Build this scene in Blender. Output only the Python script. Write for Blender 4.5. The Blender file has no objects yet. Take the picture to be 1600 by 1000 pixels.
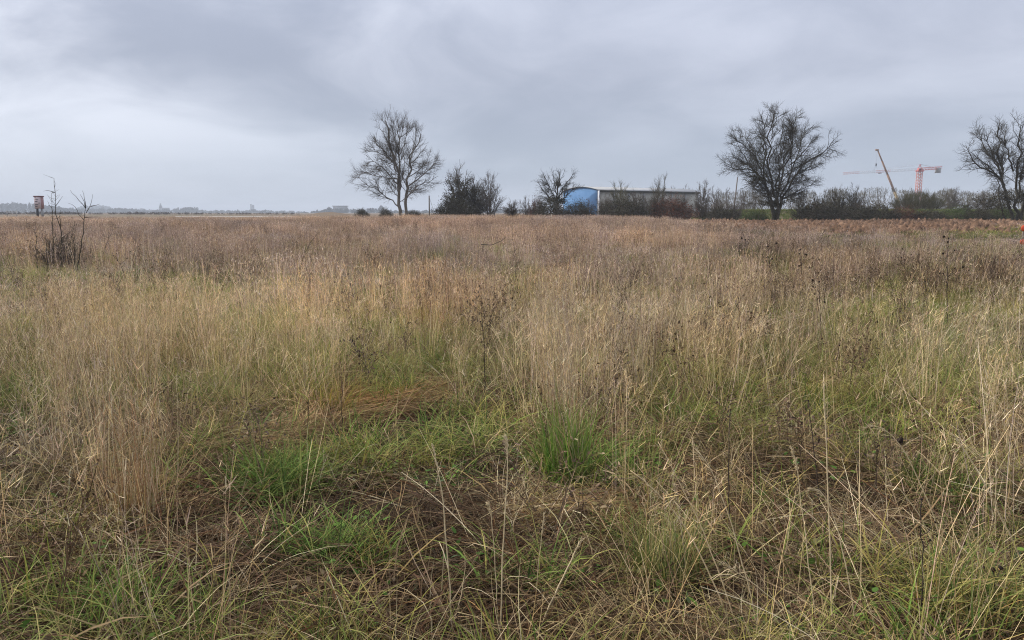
import bpy, math, random
import numpy as np
from math import radians, sin, cos, tan, atan, pi, sqrt

# ------------------------------------------------------------------ camera, sky, sun, exposure
SC = bpy.context.scene
COL = SC.collection
FPX = 1186.0                      # focal length in pixels of the 1600 px wide photograph
PITCH = atan((500 - 332) / FPX)
CAM_Z = 1.6
cam_data = bpy.data.cameras.new('camera')
cam = bpy.data.objects.new('camera', cam_data)
COL.objects.link(cam)
cam.location = (0, 0, CAM_Z)
cam.rotation_euler = (pi / 2 - PITCH, 0, 0)
cam_data.sensor_width = 36
cam_data.lens = 36 * FPX / 1600
cam_data.clip_start = 0.05
cam_data.clip_end = 20000
SC.camera = cam

SUN_EL, SUN_AZ = radians(36), radians(-62)      # azimuth from +Y, negative = left of the view
world = bpy.data.worlds.new('World')
SC.world = world
world.use_nodes = True
def build_world(nt):
    N, L = nt.nodes, nt.links
    N.clear()
    def nd(t, **k):
        n = N.new(t)
        for a, v in k.items(): setattr(n, a, v)
        return n
    def math_(op, a, b=None, c=None, clamp=False):
        n = nd('ShaderNodeMath', operation=op, use_clamp=clamp)
        for i, v in enumerate((a, b, c)):
            if v is None: continue
            if isinstance(v, (int, float)): n.inputs[i].default_value = v
            else: L.new(v, n.inputs[i])
        return n.outputs[0]
    def vmath(op, a, b):
        n = nd('ShaderNodeVectorMath', operation=op)
        for i, v in enumerate((a, b)):
            if isinstance(v, (tuple, list)): n.inputs[i].default_value = v
            else: L.new(v, n.inputs[i])
        return n.outputs['Value'] if op == 'DOT_PRODUCT' else n.outputs[0]
    def mixc(f, a, b):
        n = nd('ShaderNodeMix', data_type='RGBA')
        for s, v in ((0, f), (6, a), (7, b)):
            if isinstance(v, (int, float)): n.inputs[s].default_value = v
            elif isinstance(v, (tuple, list)): n.inputs[s].default_value = (*v, 1)
            else: L.new(v, n.inputs[s])
        return n.outputs[2]
    def ramp(f, a, b):
        n = nd('ShaderNodeMapRange', interpolation_type='SMOOTHSTEP')
        L.new(f, n.inputs[0]); n.inputs[1].default_value = a; n.inputs[2].default_value = b
        return n.outputs[0]
    def noise(v, scale, detail, rough, off):
        vv = vmath('ADD', v, off)
        n = nd('ShaderNodeTexNoise', noise_dimensions='3D')
        L.new(vv, n.inputs['Vector'])
        n.inputs['Scale'].default_value = scale; n.inputs['Detail'].default_value = detail
        n.inputs['Roughness'].default_value = rough
        return n.outputs[0]
    sky = nd('ShaderNodeTexSky', sky_type='NISHITA', sun_disc=False, sun_elevation=SUN_EL, sun_rotation=SUN_AZ)
    tc = nd('ShaderNodeTexCoord')
    sep = nd('ShaderNodeSeparateXYZ'); L.new(tc.outputs['Generated'], sep.inputs[0])
    z = math_('MAXIMUM', sep.outputs[2], 0.0)
    q = math_('DIVIDE', 1.0, math_('ADD', z, 0.28))
    comb = nd('ShaderNodeCombineXYZ')
    L.new(math_('MULTIPLY', sep.outputs[0], q), comb.inputs[0])
    L.new(math_('MULTIPLY', sep.outputs[1], q), comb.inputs[1])
    p = comb.outputs[0]
    # cloud deck seen from below: broad folds, softer puffs, fine wisps
    wn = nd('ShaderNodeTexNoise'); L.new(p, wn.inputs['Vector']); wn.inputs['Scale'].default_value = 0.9; wn.inputs['Detail'].default_value = 2
    wsub = vmath('SUBTRACT', wn.outputs[1], (0.5, 0.5, 0.5))
    ws = nd('ShaderNodeVectorMath', operation='SCALE'); L.new(wsub, ws.inputs[0]); ws.inputs['Scale'].default_value = 1.0
    pw = vmath('ADD', p, ws.outputs[0])
    broad = noise(pw, 0.62, 2.5, 0.45, CLOUD_OFF)
    puff = noise(pw, 1.9, 5, 0.52, (3.1, 7.7, 1.3))
    fine = noise(pw, 5.0, 5, 0.6, (9.1, 2.7, 5.3))
    d = math_('ADD', math_('MULTIPLY', broad, 0.64), math_('MULTIPLY', puff, 0.29))
    d = math_('ADD', d, math_('MULTIPLY', fine, 0.07))
    lit = ramp(d, 0.385, 0.62)
    sd = (sin(SUN_AZ) * cos(SUN_EL), cos(SUN_AZ) * cos(SUN_EL), sin(SUN_EL))
    glow = ramp(vmath('DOT_PRODUCT', tc.outputs['Generated'], sd), 0.35, 1.0)
    c = mixc(lit, (1.64, 1.83, 2.32), (2.92, 3.10, 3.66))
    c = mixc(math_('MULTIPLY', glow, math_('ADD', math_('MULTIPLY', lit, 0.80), 0.05)), c, (5.5, 5.6, 6.1))
    # pale moist air low over the horizon
    low = math_('SUBTRACT', 1.0, ramp(sep.outputs[2], -0.02, 0.19))
    c = mixc(math_('MULTIPLY', low, 0.70), c, (2.72, 3.14, 3.80))
    # an overcast sky grows brighter with height
    hb = nd('ShaderNodeVectorMath', operation='SCALE'); L.new(c, hb.inputs[0]); L.new(math_('ADD', math_('MULTIPLY', z, 1.3), 0.85), hb.inputs['Scale'])
    c = mixc(0.03, hb.outputs[0], sky.outputs[0])
    bg = nd('ShaderNodeBackground'); L.new(c, bg.inputs[0]); bg.inputs[1].default_value = 0.075
    out = nd('ShaderNodeOutputWorld'); L.new(bg.outputs[0], out.inputs[0])
CLOUD_OFF = (25.1, 2.6, 6.5)
build_world(world.node_tree)

sun_data = bpy.data.lights.new('sun', 'SUN')
sun_data.energy = 1.5
sun_data.angle = radians(10)
sun_data.color = (1.0, 0.95, 0.87)
sun = bpy.data.objects.new('sun', sun_data)
COL.objects.link(sun)
sun.rotation_euler = (pi / 2 - SUN_EL, 0, pi - SUN_AZ)
SC.view_settings.view_transform = 'Standard'
SC.view_settings.look = 'None'
SC.view_settings.exposure = 1.5
SC.view_settings.gamma = 1.0
SC.view_settings.use_curve_mapping = False
cy = SC.cycles
cy.max_bounces = 4; cy.diffuse_bounces = 1; cy.glossy_bounces = 2; cy.transmission_bounces = 4
cy.transparent_max_bounces = 4; cy.volume_bounces = 0
cy.filter_width = 1.1
cy.use_denoising = True
cy.denoiser = 'OPENIMAGEDENOISE'; cy.denoising_input_passes = 'RGB_ALBEDO_NORMAL'; cy.denoising_prefilter = 'NONE'
cy.use_adaptive_sampling = False
cy.sample_clamp_indirect = 2.0
SC.render.film_transparent = False

# ------------------------------------------------------------------ pixel <-> place
def ray(u, v):
    a, b = (u - 800) / FPX, -(v - 500) / FPX
    return np.array([a, cos(PITCH) + b * sin(PITCH), -sin(PITCH) + b * cos(PITCH)])
def at(u, v, Y):
    """the point at depth Y metres that the photograph shows at pixel (u, v)"""
    r = ray(u, v); return np.array([0, 0, CAM_Z]) + r * (Y / r[1])
def to_px(x, y, z):
    dz = z - CAM_Z
    f = y * cos(PITCH) - dz * sin(PITCH)
    f = np.maximum(f, 0.05)
    up = y * sin(PITCH) + dz * cos(PITCH)
    return 800 + FPX * x / f, 500 - FPX * up / f
def smooth(t):
    t = np.clip(t, 0, 1); return t * t * (3 - 2 * t)
_rt = np.random.RandomState(11).rand(256, 256)
def vnoise(x, y):
    x = np.asarray(x, float); y = np.asarray(y, float)
    xi = np.floor(x).astype(int); yi = np.floor(y).astype(int)
    fx = smooth(x - xi); fy = smooth(y - yi)
    a = _rt[xi % 256, yi % 256]; b = _rt[(xi + 1) % 256, yi % 256]
    c = _rt[xi % 256, (yi + 1) % 256]; d = _rt[(xi + 1) % 256, (yi + 1) % 256]
    return (a * (1 - fx) + b * fx) * (1 - fy) + (c * (1 - fx) + d * fx) * fy
def fbm(x, y, o=4):
    s = 0; a = 0.5; t = 0
    for k in range(o):
        s = s + a * vnoise(x * 2 ** k + 17.3 * k, y * 2 ** k + 5.1 * k); t += a; a *= 0.5
    return s / t
def g(x, y):
    """ground height"""
    x = np.asarray(x, float); y = np.asarray(y, float)
    S_ = smooth((y - 5) / 73.0)
    z = 0.74 * S_ - 0.17 * S_ * smooth((x - 4) / 16.0)
    near = 1 - smooth((y - 60) / 60.0)
    z = z + near * (0.16 * (fbm(x / 3.5, y / 3.5) - 0.5) + 0.35 * smooth(y / 30) * (fbm(x / 14 + 3, y / 14) - 0.5))
    # the grassy bank behind the hedge on the right
    bx = smooth((x - 26) / 8.0) * (1 - smooth((x - 170) / 40.0))
    z = z + bx * 1.25 * smooth((y - 96) / 14.0) * (1 - smooth((y - 125) / 60.0))
    # the earth mound on the horizon left of the tall tree
    z = z + 0.95 * np.exp(-(((x + 31.0) / 4.6) ** 2 + ((y - 130) / 6.0) ** 2))
    return z
def ground_at(u, v):
    """where the view through pixel (u, v) meets the ground; works on arrays too"""
    u = np.asarray(u, float); v = np.asarray(v, float)
    a, b = (u - 800) / FPX, -(v - 500) / FPX
    r = np.stack([a, cos(PITCH) + b * sin(PITCH), -sin(PITCH) + b * cos(PITCH)], -1)
    lo = np.full(u.shape, 0.5); hi = np.full(u.shape, 300.0)
    for _ in range(26):
        m = 0.5 * (lo + hi)
        up = CAM_Z + r[..., 2] * m > g(r[..., 0] * m, r[..., 1] * m)
        lo = np.where(up, m, lo); hi = np.where(up, hi, m)
    return np.array([0, 0, CAM_Z]) + r * lo[..., None]
def on_ground(u, Y, dz=0.0):
    x = (u - 800) / FPX * Y * 1.0
    zz = float(g(x, Y))
    f = Y * cos(PITCH) - (zz - CAM_Z) * sin(PITCH)
    x = (u - 800) / FPX * f
    return np.array([x, Y, float(g(x, Y)) + dz])

# ------------------------------------------------------------------ object helpers
def tag(o, label=None, cat=None, group=None, kind=None):
    for k, v in (('label', label), ('category', cat), ('group', group), ('kind', kind)):
        if v: o[k] = v
    return o
def empty(name, loc=(0, 0, 0), rz=0.0):
    o = bpy.data.objects.new(name, None); COL.objects.link(o)
    o.location = tuple(float(c) for c in loc); o.rotation_euler = (0, 0, rz); o.empty_display_size = 0.2
    return o
def make_mesh(name, V, quads=None, tris=None, mat=None, colors=None, smooth_shade=False):
    V = np.asarray(V, np.float32).reshape(-1, 3)
    me = bpy.data.meshes.new(name)
    quads = np.zeros((0, 4), np.int32) if quads is None else np.asarray(quads, np.int32).reshape(-1, 4)
    tris = np.zeros((0, 3), np.int32) if tris is None else np.asarray(tris, np.int32).reshape(-1, 3)
    nq, nt = len(quads), len(tris)
    me.vertices.add(len(V)); me.vertices.foreach_set('co', V.ravel())
    me.loops.add(nq * 4 + nt * 3)
    me.loops.foreach_set('vertex_index', np.concatenate([quads.ravel(), tris.ravel()]).astype(np.int32))
    me.polygons.add(nq + nt)
    st = np.concatenate([np.arange(nq) * 4, nq * 4 + np.arange(nt) * 3]).astype(np.int32)
    me.polygons.foreach_set('loop_start', st)
    if smooth_shade: me.polygons.foreach_set('use_smooth', np.ones(nq + nt, bool))
    me.update(calc_edges=True)
    if colors is not None:
        a = me.attributes.new('col', 'FLOAT_COLOR', 'POINT')
        C = np.asarray(colors, np.float32)
        if C.shape[1] == 3: C = np.concatenate([C, np.ones((len(C), 1), np.float32)], 1)
        a.data.foreach_set('color', C.ravel())
    if mat: me.materials.append(mat)
    return me
def add(name, me, parent=None, loc=(0, 0, 0)):
    o = bpy.data.objects.new(name, me); COL.objects.link(o)
    o.location = tuple(float(c) for c in loc)
    if parent: o.parent = parent
    return o
class MB:
    """collects simple solids into one mesh"""
    def __init__(s): s.V = []; s.Q = []; s.T = []; s.n = 0
    def raw(s, V, quads=None, tris=None):
        V = np.asarray(V, float).reshape(-1, 3)
        if quads is not None and len(quads): s.Q.append(np.asarray(quads, int).reshape(-1, 4) + s.n)
        if tris is not None and len(tris): s.T.append(np.asarray(tris, int).reshape(-1, 3) + s.n)
        s.V.append(V); s.n += len(V); return s
    def box(s, c, size, ax=None):
        """box about centre c; ax = three unit axes (rows)"""
        ax = np.eye(3) if ax is None else np.asarray(ax, float)
        h = np.asarray(size, float) / 2
        V = [np.asarray(c, float) + ax[0] * h[0] * i + ax[1] * h[1] * j + ax[2] * h[2] * k for k in (-1, 1) for j in (-1, 1) for i in (-1, 1)]
        return s.raw(V, [(0, 2, 3, 1), (4, 5, 7, 6), (0, 1, 5, 4), (2, 6, 7, 3), (0, 4, 6, 2), (1, 3, 7, 5)])
    def bar(s, a, b, w, w2=None, k=4):
        return s.tube([a, b], [w, w if w2 is None else w2], k)
    def tube(s, P, R, k=6):
        P = np.asarray(P, float); n = len(P); R = np.asarray(R, float)
        T = np.gradient(P, axis=0); T /= np.linalg.norm(T, axis=1)[:, None] + 1e-12
        up = np.array([0, 0, 1.0]) if abs(T[0][2]) < 0.9 else np.array([1.0, 0, 0])
        A = np.cross(T, up); A /= np.linalg.norm(A, axis=1)[:, None] + 1e-12
        B = np.cross(T, A)
        th = np.arange(k) / k * 2 * pi
        V = P[:, None] + R[:, None, None] * (A[:, None] * np.cos(th)[None, :, None] + B[:, None] * np.sin(th)[None, :, None])
        q = []
        for i in range(n - 1):
            for j in range(k):
                j2 = (j + 1) % k
                q.append((i * k + j, i * k + j2, (i + 1) * k + j2, (i + 1) * k + j))
        base = s.n
        s.raw(V, q)
        s.T.append(np.array([(base, base + j + 1, base + j) for j in range(1, k - 1)] + [(base + (n - 1) * k, base + (n - 1) * k + j, base + (n - 1) * k + j + 1) for j in range(1, k - 1)], int))
        return s
    def blob(s, c, r, seed=0, rough=0.25, squash=(1, 1, 1), nu=7, nv=5):
        rg = np.random.RandomState(seed)
        V = []; q = []; t = []
        for i in range(nv + 1):
            ph = pi * i / nv
            for j in range(nu):
                th = 2 * pi * j / nu
                rr = r * (1 + rough * (rg.rand() - 0.5) * 2)
                V.append((c[0] + rr * sin(ph) * cos(th) * squash[0], c[1] + rr * sin(ph) * sin(th) * squash[1], c[2] + rr * cos(ph) * squash[2]))
        for i in range(nv):
            for j in range(nu):
                a, b = i * nu + j, i * nu + (j + 1) % nu
                q.append((a, a + nu, b + nu, b))
        return s.raw(V, q)
    def mesh(s, name, mat, smooth_shade=False):
        return make_mesh(name, np.concatenate(s.V), np.concatenate(s.Q) if s.Q else None, np.concatenate(s.T) if s.T else None, mat, None, smooth_shade)
    def build(s, name, mat, parent=None, loc=(0, 0, 0), smooth_shade=False):
        return add(name, s.mesh(name, mat, smooth_shade), parent, loc)

# ------------------------------------------------------------------ materials
def new_mat(name):
    m = bpy.data.materials.new(name); m.use_nodes = True
    return m, m.node_tree.nodes, m.node_tree.links
def noisy(name, c1, c2, scale=3.0, rough=0.85, bump=0.0, spec=0.2, c3=None, metal=0.0):
    """procedural material: two or three colours mottled by noise, optional fine relief"""
    m, N, L = new_mat(name)
    b = N['Principled BSDF']
    tc = N.new('ShaderNodeTexCoord')
    n1 = N.new('ShaderNodeTexNoise'); n1.inputs['Scale'].default_value = scale; n1.inputs['Detail'].default_value = 6
    n1.inputs['Roughness'].default_value = 0.65
    L.new(tc.outputs['Object'], n1.inputs['Vector'])
    r = N.new('ShaderNodeValToRGB'); L.new(n1.outputs[0], r.inputs[0])
    r.color_ramp.elements[0].position = 0.32; r.color_ramp.elements[1].position = 0.68
    r.color_ramp.elements[0].color = (*c1, 1); r.color_ramp.elements[1].color = (*c2, 1)
    if c3:
        e = r.color_ramp.elements.new(0.5); e.color = (*c3, 1)
    L.new(r.outputs[0], b.inputs['Base Color'])
    b.inputs['Roughness'].default_value = rough
    b.inputs['Metallic'].default_value = metal
    b.inputs['Specular IOR Level'].default_value = spec
    if bump:
        n2 = N.new('ShaderNodeTexNoise'); n2.inputs['Scale'].default_value = scale * 6; n2.inputs['Detail'].default_value = 5
        L.new(tc.outputs['Object'], n2.inputs['Vector'])
        bp = N.new('ShaderNodeBump'); bp.inputs['Strength'].default_value = bump; bp.inputs['Distance'].default_value = 0.05
        L.new(n2.outputs[0], bp.inputs['Height']); L.new(bp.outputs[0], b.inputs['Normal'])
    return m
def blade_mat(name, translucency=0.18, instanced=True):
    """plant blades: colour from each blade, tinted per clump, partly see-through to light"""
    m, N, L = new_mat(name)
    b = N['Principled BSDF']; out = N['Material Output']
    a = N.new('ShaderNodeAttribute'); a.attribute_name = 'col'
    col = a.outputs['Color']
    if instanced:
        t = N.new('ShaderNodeAttribute'); t.attribute_type = 'INSTANCER'; t.attribute_name = 'tint'
        mx = N.new('ShaderNodeMix'); mx.data_type = 'RGBA'; mx.blend_type = 'MULTIPLY'; mx.inputs[0].default_value = 1
        L.new(col, mx.inputs[6]); L.new(t.outputs['Color'], mx.inputs[7]); col = mx.outputs[2]
    L.new(col, b.inputs['Base Color'])
    b.inputs['Roughness'].default_value = 0.75; b.inputs['Specular IOR Level'].default_value = 0.06
    tr = N.new('ShaderNodeBsdfTranslucent'); L.new(col, tr.inputs[0])
    ms = N.new('ShaderNodeMixShader'); ms.inputs[0].default_value = translucency
    L.new(b.outputs[0], ms.inputs[1]); L.new(tr.outputs[0], ms.inputs[2]); L.new(ms.outputs[0], out.inputs[0])
    return m
M_blade = blade_mat('grass_blade')
M_blade_single = blade_mat('tuft_blade', 0.25, False)
M_ground_near = noisy('meadow_soil', (0.028, 0.020, 0.014), (0.065, 0.048, 0.032), 2.5, 0.95, 0.8, 0.1, (0.055, 0.045, 0.028))

def field_ground():
    """soil under the meadow; beyond it winter fields in broad dull parcels"""
    m = M_ground_near; N, L = m.node_tree.nodes, m.node_tree.links; b = N['Principled BSDF']
    near = b.inputs['Base Color'].links[0].from_socket
    tc = N.new('ShaderNodeTexCoord'); sp = N.new('ShaderNodeSeparateXYZ'); L.new(tc.outputs['Object'], sp.inputs[0])
    n = N.new('ShaderNodeTexNoise'); n.inputs['Scale'].default_value = 0.012; n.inputs['Detail'].default_value = 4; L.new(tc.outputs['Object'], n.inputs['Vector'])
    r = N.new('ShaderNodeValToRGB'); L.new(n.outputs[0], r.inputs[0]); e = r.color_ramp.elements
    e[0].position = 0.38; e[0].color = (0.19, 0.135, 0.095, 1); e[1].position = 0.62; e[1].color = (0.15, 0.12, 0.075, 1)
    mr = N.new('ShaderNodeMapRange'); L.new(sp.outputs[1], mr.inputs[0]); mr.inputs[1].default_value = 78; mr.inputs[2].default_value = 92
    mx = N.new('ShaderNodeMix'); mx.data_type = 'RGBA'; L.new(mr.outputs[0], mx.inputs[0]); L.new(near, mx.inputs[6]); L.new(r.outputs[0], mx.inputs[7]); L.new(mx.outputs[2], b.inputs['Base Color'])
    return m
M_ground = field_ground()

# ------------------------------------------------------------------ the ground, one sheet to the horizon
def ground_sheet():
    n = 240
    t = np.linspace(-1, 1, n)
    xs = np.sinh(t * 7.2) / np.sinh(7.2) * 5200
    s = np.linspace(-0.55, 1, n)
    ys = np.sinh(s * 7.2) / np.sinh(7.2) * 5200
    ys = np.concatenate([[-5200, -2000, -600], ys[ys > -300]])
    X, Y = np.meshgrid(xs, ys)
    Z = g(X, Y)
    ny, nx = X.shape
    idx = np.arange(nx * ny).reshape(ny, nx)
    q = np.stack([idx[:-1, :-1], idx[:-1, 1:], idx[1:, 1:], idx[1:, :-1]], -1).reshape(-1, 4)
    me = make_mesh('ground', np.stack([X, Y, Z], -1), q, None, M_ground, None, True)
    return tag(add('ground', me), 'brown meadow ground under the grass reaching to the horizon', kind='structure')
ground_sheet()
#==SECTION_SETTING==

# ------------------------------------------------------------------ grass prototypes
def blades(rg, n, spread, L, W, elev, bend, segs, pal, tipmix=0.0, tip=(0.5, 0.4, 0.25), az=None, bases=None, profile='blade', curl=0.5, jit=0.34, basedark=0.75, kink=0.0):
    """n ribbon blades; returns verts, quads, colours"""
    if bases is None:
        r = spread * np.sqrt(rg.rand(n)); th = rg.rand(n) * 2 * pi
        bases = np.stack([r * np.cos(th), r * np.sin(th), np.zeros(n)], 1)
    a0 = rg.rand(n) * 2 * pi if az is None else az[0] + (rg.rand(n) - 0.5) * 2 * az[1]
    ln = L[0] + (L[1] - L[0]) * rg.rand(n); wd = W[0] + (W[1] - W[0]) * rg.rand(n)
    e0 = np.radians(elev[0] + (elev[1] - elev[0]) * rg.rand(n))
    bd = np.radians(bend[0] + (bend[1] - bend[0]) * rg.rand(n))
    cr = (rg.rand(n) - 0.5) * 2 * curl
    t = np.linspace(0, 1, segs + 1)
    e = e0[:, None] - bd[:, None] * t[None] ** 1.4
    a = a0[:, None] + cr[:, None] * t[None]
    if kink:
        kt = 0.3 + 0.5 * rg.rand(n); ka = np.radians(35 + 75 * rg.rand(n)) * (rg.rand(n) < kink)
        e = e - ka[:, None] * (t[None] > kt[:, None]); a = a + ((rg.rand(n) - 0.5) * 1.6 * (ka > 0))[:, None] * (t[None] > kt[:, None])
    D = np.stack([np.cos(e) * np.cos(a), np.cos(e) * np.sin(a), np.sin(e)], -1)
    P = np.zeros((n, segs + 1, 3)); P[:, 0] = bases
    for i in range(segs): P[:, i + 1] = P[:, i] + (D[:, i] + D[:, i + 1]) * 0.5 * (ln / segs)[:, None]
    P[..., 2] = np.maximum(P[..., 2], 0.004)
    if profile == 'blade': w = np.clip(1.0 - t ** 2.2, 0.06, 1) * np.minimum(1, 0.55 + t * 2.5)
    elif profile == 'stem': w = 1 - 0.55 * t
    elif profile == 'seed':
        w = np.where(t < 0.8, 1 - 0.4 * t, np.where(t < 0.97, 3.2 * (1.15 - t) / 0.3, 0.5))
    roll = (rg.rand(n) - 0.5) * 1.6
    S = np.stack([-np.sin(a), np.cos(a), np.zeros_like(a)], -1)
    Nn = np.cross(D, S)
    S = S * np.cos(roll)[:, None, None] + Nn * np.sin(roll)[:, None, None]
    off = S * (wd[:, None] * w[None] * 0.5)[..., None]
    V = np.stack([P - off, P + off], 2).reshape(-1, 3)
    k = np.arange(segs)
    q = np.stack([2 * k, 2 * k + 1, 2 * k + 3, 2 * k + 2], 1)
    Q = (q[None] + (np.arange(n) * (segs + 1) * 2)[:, None, None]).reshape(-1, 4)
    pal = np.asarray(pal, float)
    c = pal[rg.randint(len(pal), size=n)] * (1 + (rg.rand(n, 1) - 0.5) * 2 * jit) * (1 + (rg.rand(n, 3) - 0.5) * 0.12)
    m = (tipmix * smooth((t - 0.35) / 0.65))[None, :, None]
    C = c[:, None] * (1 - m) + np.asarray(tip)[None, None] * m
    bm = ((1 - basedark) * (1 - smooth(t / 0.4)))[None, :, None]          # brown sheath colour at the foot, also painting in shade low between blades
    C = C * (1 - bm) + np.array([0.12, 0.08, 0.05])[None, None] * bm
    C = np.repeat(C[:, :, None], 2, 2).reshape(-1, 3)
    return V, Q, C, P
def merge(parts):
    V = []; Q = []; C = []; n = 0
    for p in parts:
        V.append(p[0]); Q.append(p[1] + n); C.append(p[2]); n += len(p[0])
    return np.concatenate(V), np.concatenate(Q), np.concatenate(C)
# colours of the plants themselves
STRAW = [(0.50, 0.39, 0.23), (0.36, 0.27, 0.15), (0.68, 0.56, 0.37), (0.20, 0.14, 0.082), (0.46, 0.37, 0.22)]
PINKISH = [(0.44, 0.34, 0.26), (0.31, 0.23, 0.18), (0.60, 0.49, 0.38), (0.18, 0.13, 0.10), (0.42, 0.33, 0.25)]
GREYDEAD = [(0.27, 0.20, 0.125), (0.18, 0.13, 0.082), (0.38, 0.30, 0.20), (0.12, 0.083, 0.055), (0.46, 0.38, 0.26)]
RUST = [(0.33, 0.18, 0.09), (0.40, 0.23, 0.11), (0.28, 0.16, 0.09)]
GREEN = [(0.10, 0.175, 0.036), (0.07, 0.13, 0.028), (0.15, 0.225, 0.05), (0.20, 0.25, 0.06), (0.045, 0.085, 0.024)]
YGREEN = [(0.30, 0.28, 0.085), (0.22, 0.22, 0.065), (0.42, 0.35, 0.14), (0.16, 0.165, 0.05)]
DARK = [(0.08, 0.054, 0.038), (0.11, 0.075, 0.054), (0.055, 0.038, 0.028), (0.15, 0.10, 0.072)]
def panicles(rg, P, k, ln, W, pal, lo=0.78):
    n, s, _ = P.shape
    b = []
    for i in range(n):
        tt = lo + (1 - lo) * rg.rand(k)
        f = tt * (s - 1); j = np.minimum(f.astype(int), s - 2); f = (f - j)[:, None]
        b.append(P[i, j] * (1 - f) + P[i, j + 1] * f)
    b = np.concatenate(b)
    return blades(rg, len(b), 0, ln, W, (35, 80), (0, 50), 1, pal, bases=b, profile='stem', basedark=1)
def p_tall(seed, n, spread, L, W, segs, pal, heads=5, lean=18, leaves=0.5):
    rg = np.random.RandomState(seed)
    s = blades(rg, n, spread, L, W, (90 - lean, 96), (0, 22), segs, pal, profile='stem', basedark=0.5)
    parts = [s]
    if heads: parts.append(panicles(rg, s[3], heads, (0.03, 0.075), (W[0] * 0.9, W[1] * 1.2), pal))
    m = int(n * leaves)
    if m:
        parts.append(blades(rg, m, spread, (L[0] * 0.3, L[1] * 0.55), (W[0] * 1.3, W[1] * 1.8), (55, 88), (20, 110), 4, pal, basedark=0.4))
    return merge(parts)
def p_tuft(seed, n, spread, L, W, segs, pal, tipmix=0.35, tip=(0.36, 0.33, 0.13), elev=(45, 88), bend=(30, 110), kink=0.0):
    rg = np.random.RandomState(seed)
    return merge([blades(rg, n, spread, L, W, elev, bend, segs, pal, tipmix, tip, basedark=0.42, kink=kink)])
def p_mat(seed, n, spread, L, W, segs, pal, elev=(2, 30), bend=(10, 45), az=None, lift=0.08):
    rg = np.random.RandomState(seed)
    r = spread * np.sqrt(rg.rand(n)); th = rg.rand(n) * 2 * pi
    b = np.stack([r * np.cos(th), r * np.sin(th), lift * rg.rand(n)], 1)
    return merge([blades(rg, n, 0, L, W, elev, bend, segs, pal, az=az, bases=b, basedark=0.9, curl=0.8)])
def p_herb(seed, n, spread, size, pal, h=0.12):
    """low broad-leaved herbs: small folded leaves on short stalks"""
    rg = np.random.RandomState(seed)
    r = spread * np.sqrt(rg.rand(n)); th = rg.rand(n) * 2 * pi
    b = np.stack([r * np.cos(th), r * np.sin(th), h * rg.rand(n)], 1)
    return merge([blades(rg, n, 0, (size * 0.8, size * 1.5), (size * 0.5, size * 0.8), (0, 50), (0, 70), 3, pal, bases=b, basedark=0.9)])
def p_forb(seed, H, pal, nb=10, heads=True, w=0.006):
    """dead branched weed: dark stems with knotty seed heads"""
    rg = np.random.RandomState(seed)
    m = blades(rg, 3, 0.05, (H * 0.75, H), (w, w * 1.5), (76, 92), (0, 14), 5, pal, profile='stem', basedark=1)
    br = panicles(rg, m[3], nb, (H * 0.15, H * 0.32), (w * 0.6, w), pal, lo=0.45)
    parts = [m, br]
    if heads:
        tips = np.concatenate([br[3][:, -1], m[3][:, -1]])
        for rep in range(3):
            parts.append(blades(rg, len(tips), 0, (0.012, 0.035), (0.008, 0.02), (-20, 90), (0, 60), 2, pal, bases=tips + rg.randn(len(tips), 3) * 0.008, basedark=1))
    return merge(parts)
def proto(pl):
    me = make_mesh('blades', pl[0], pl[1], None, M_blade, pl[2])
    return bpy.data.objects.new('blades', me)      # only a shape for the scatter below, never placed itself

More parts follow.
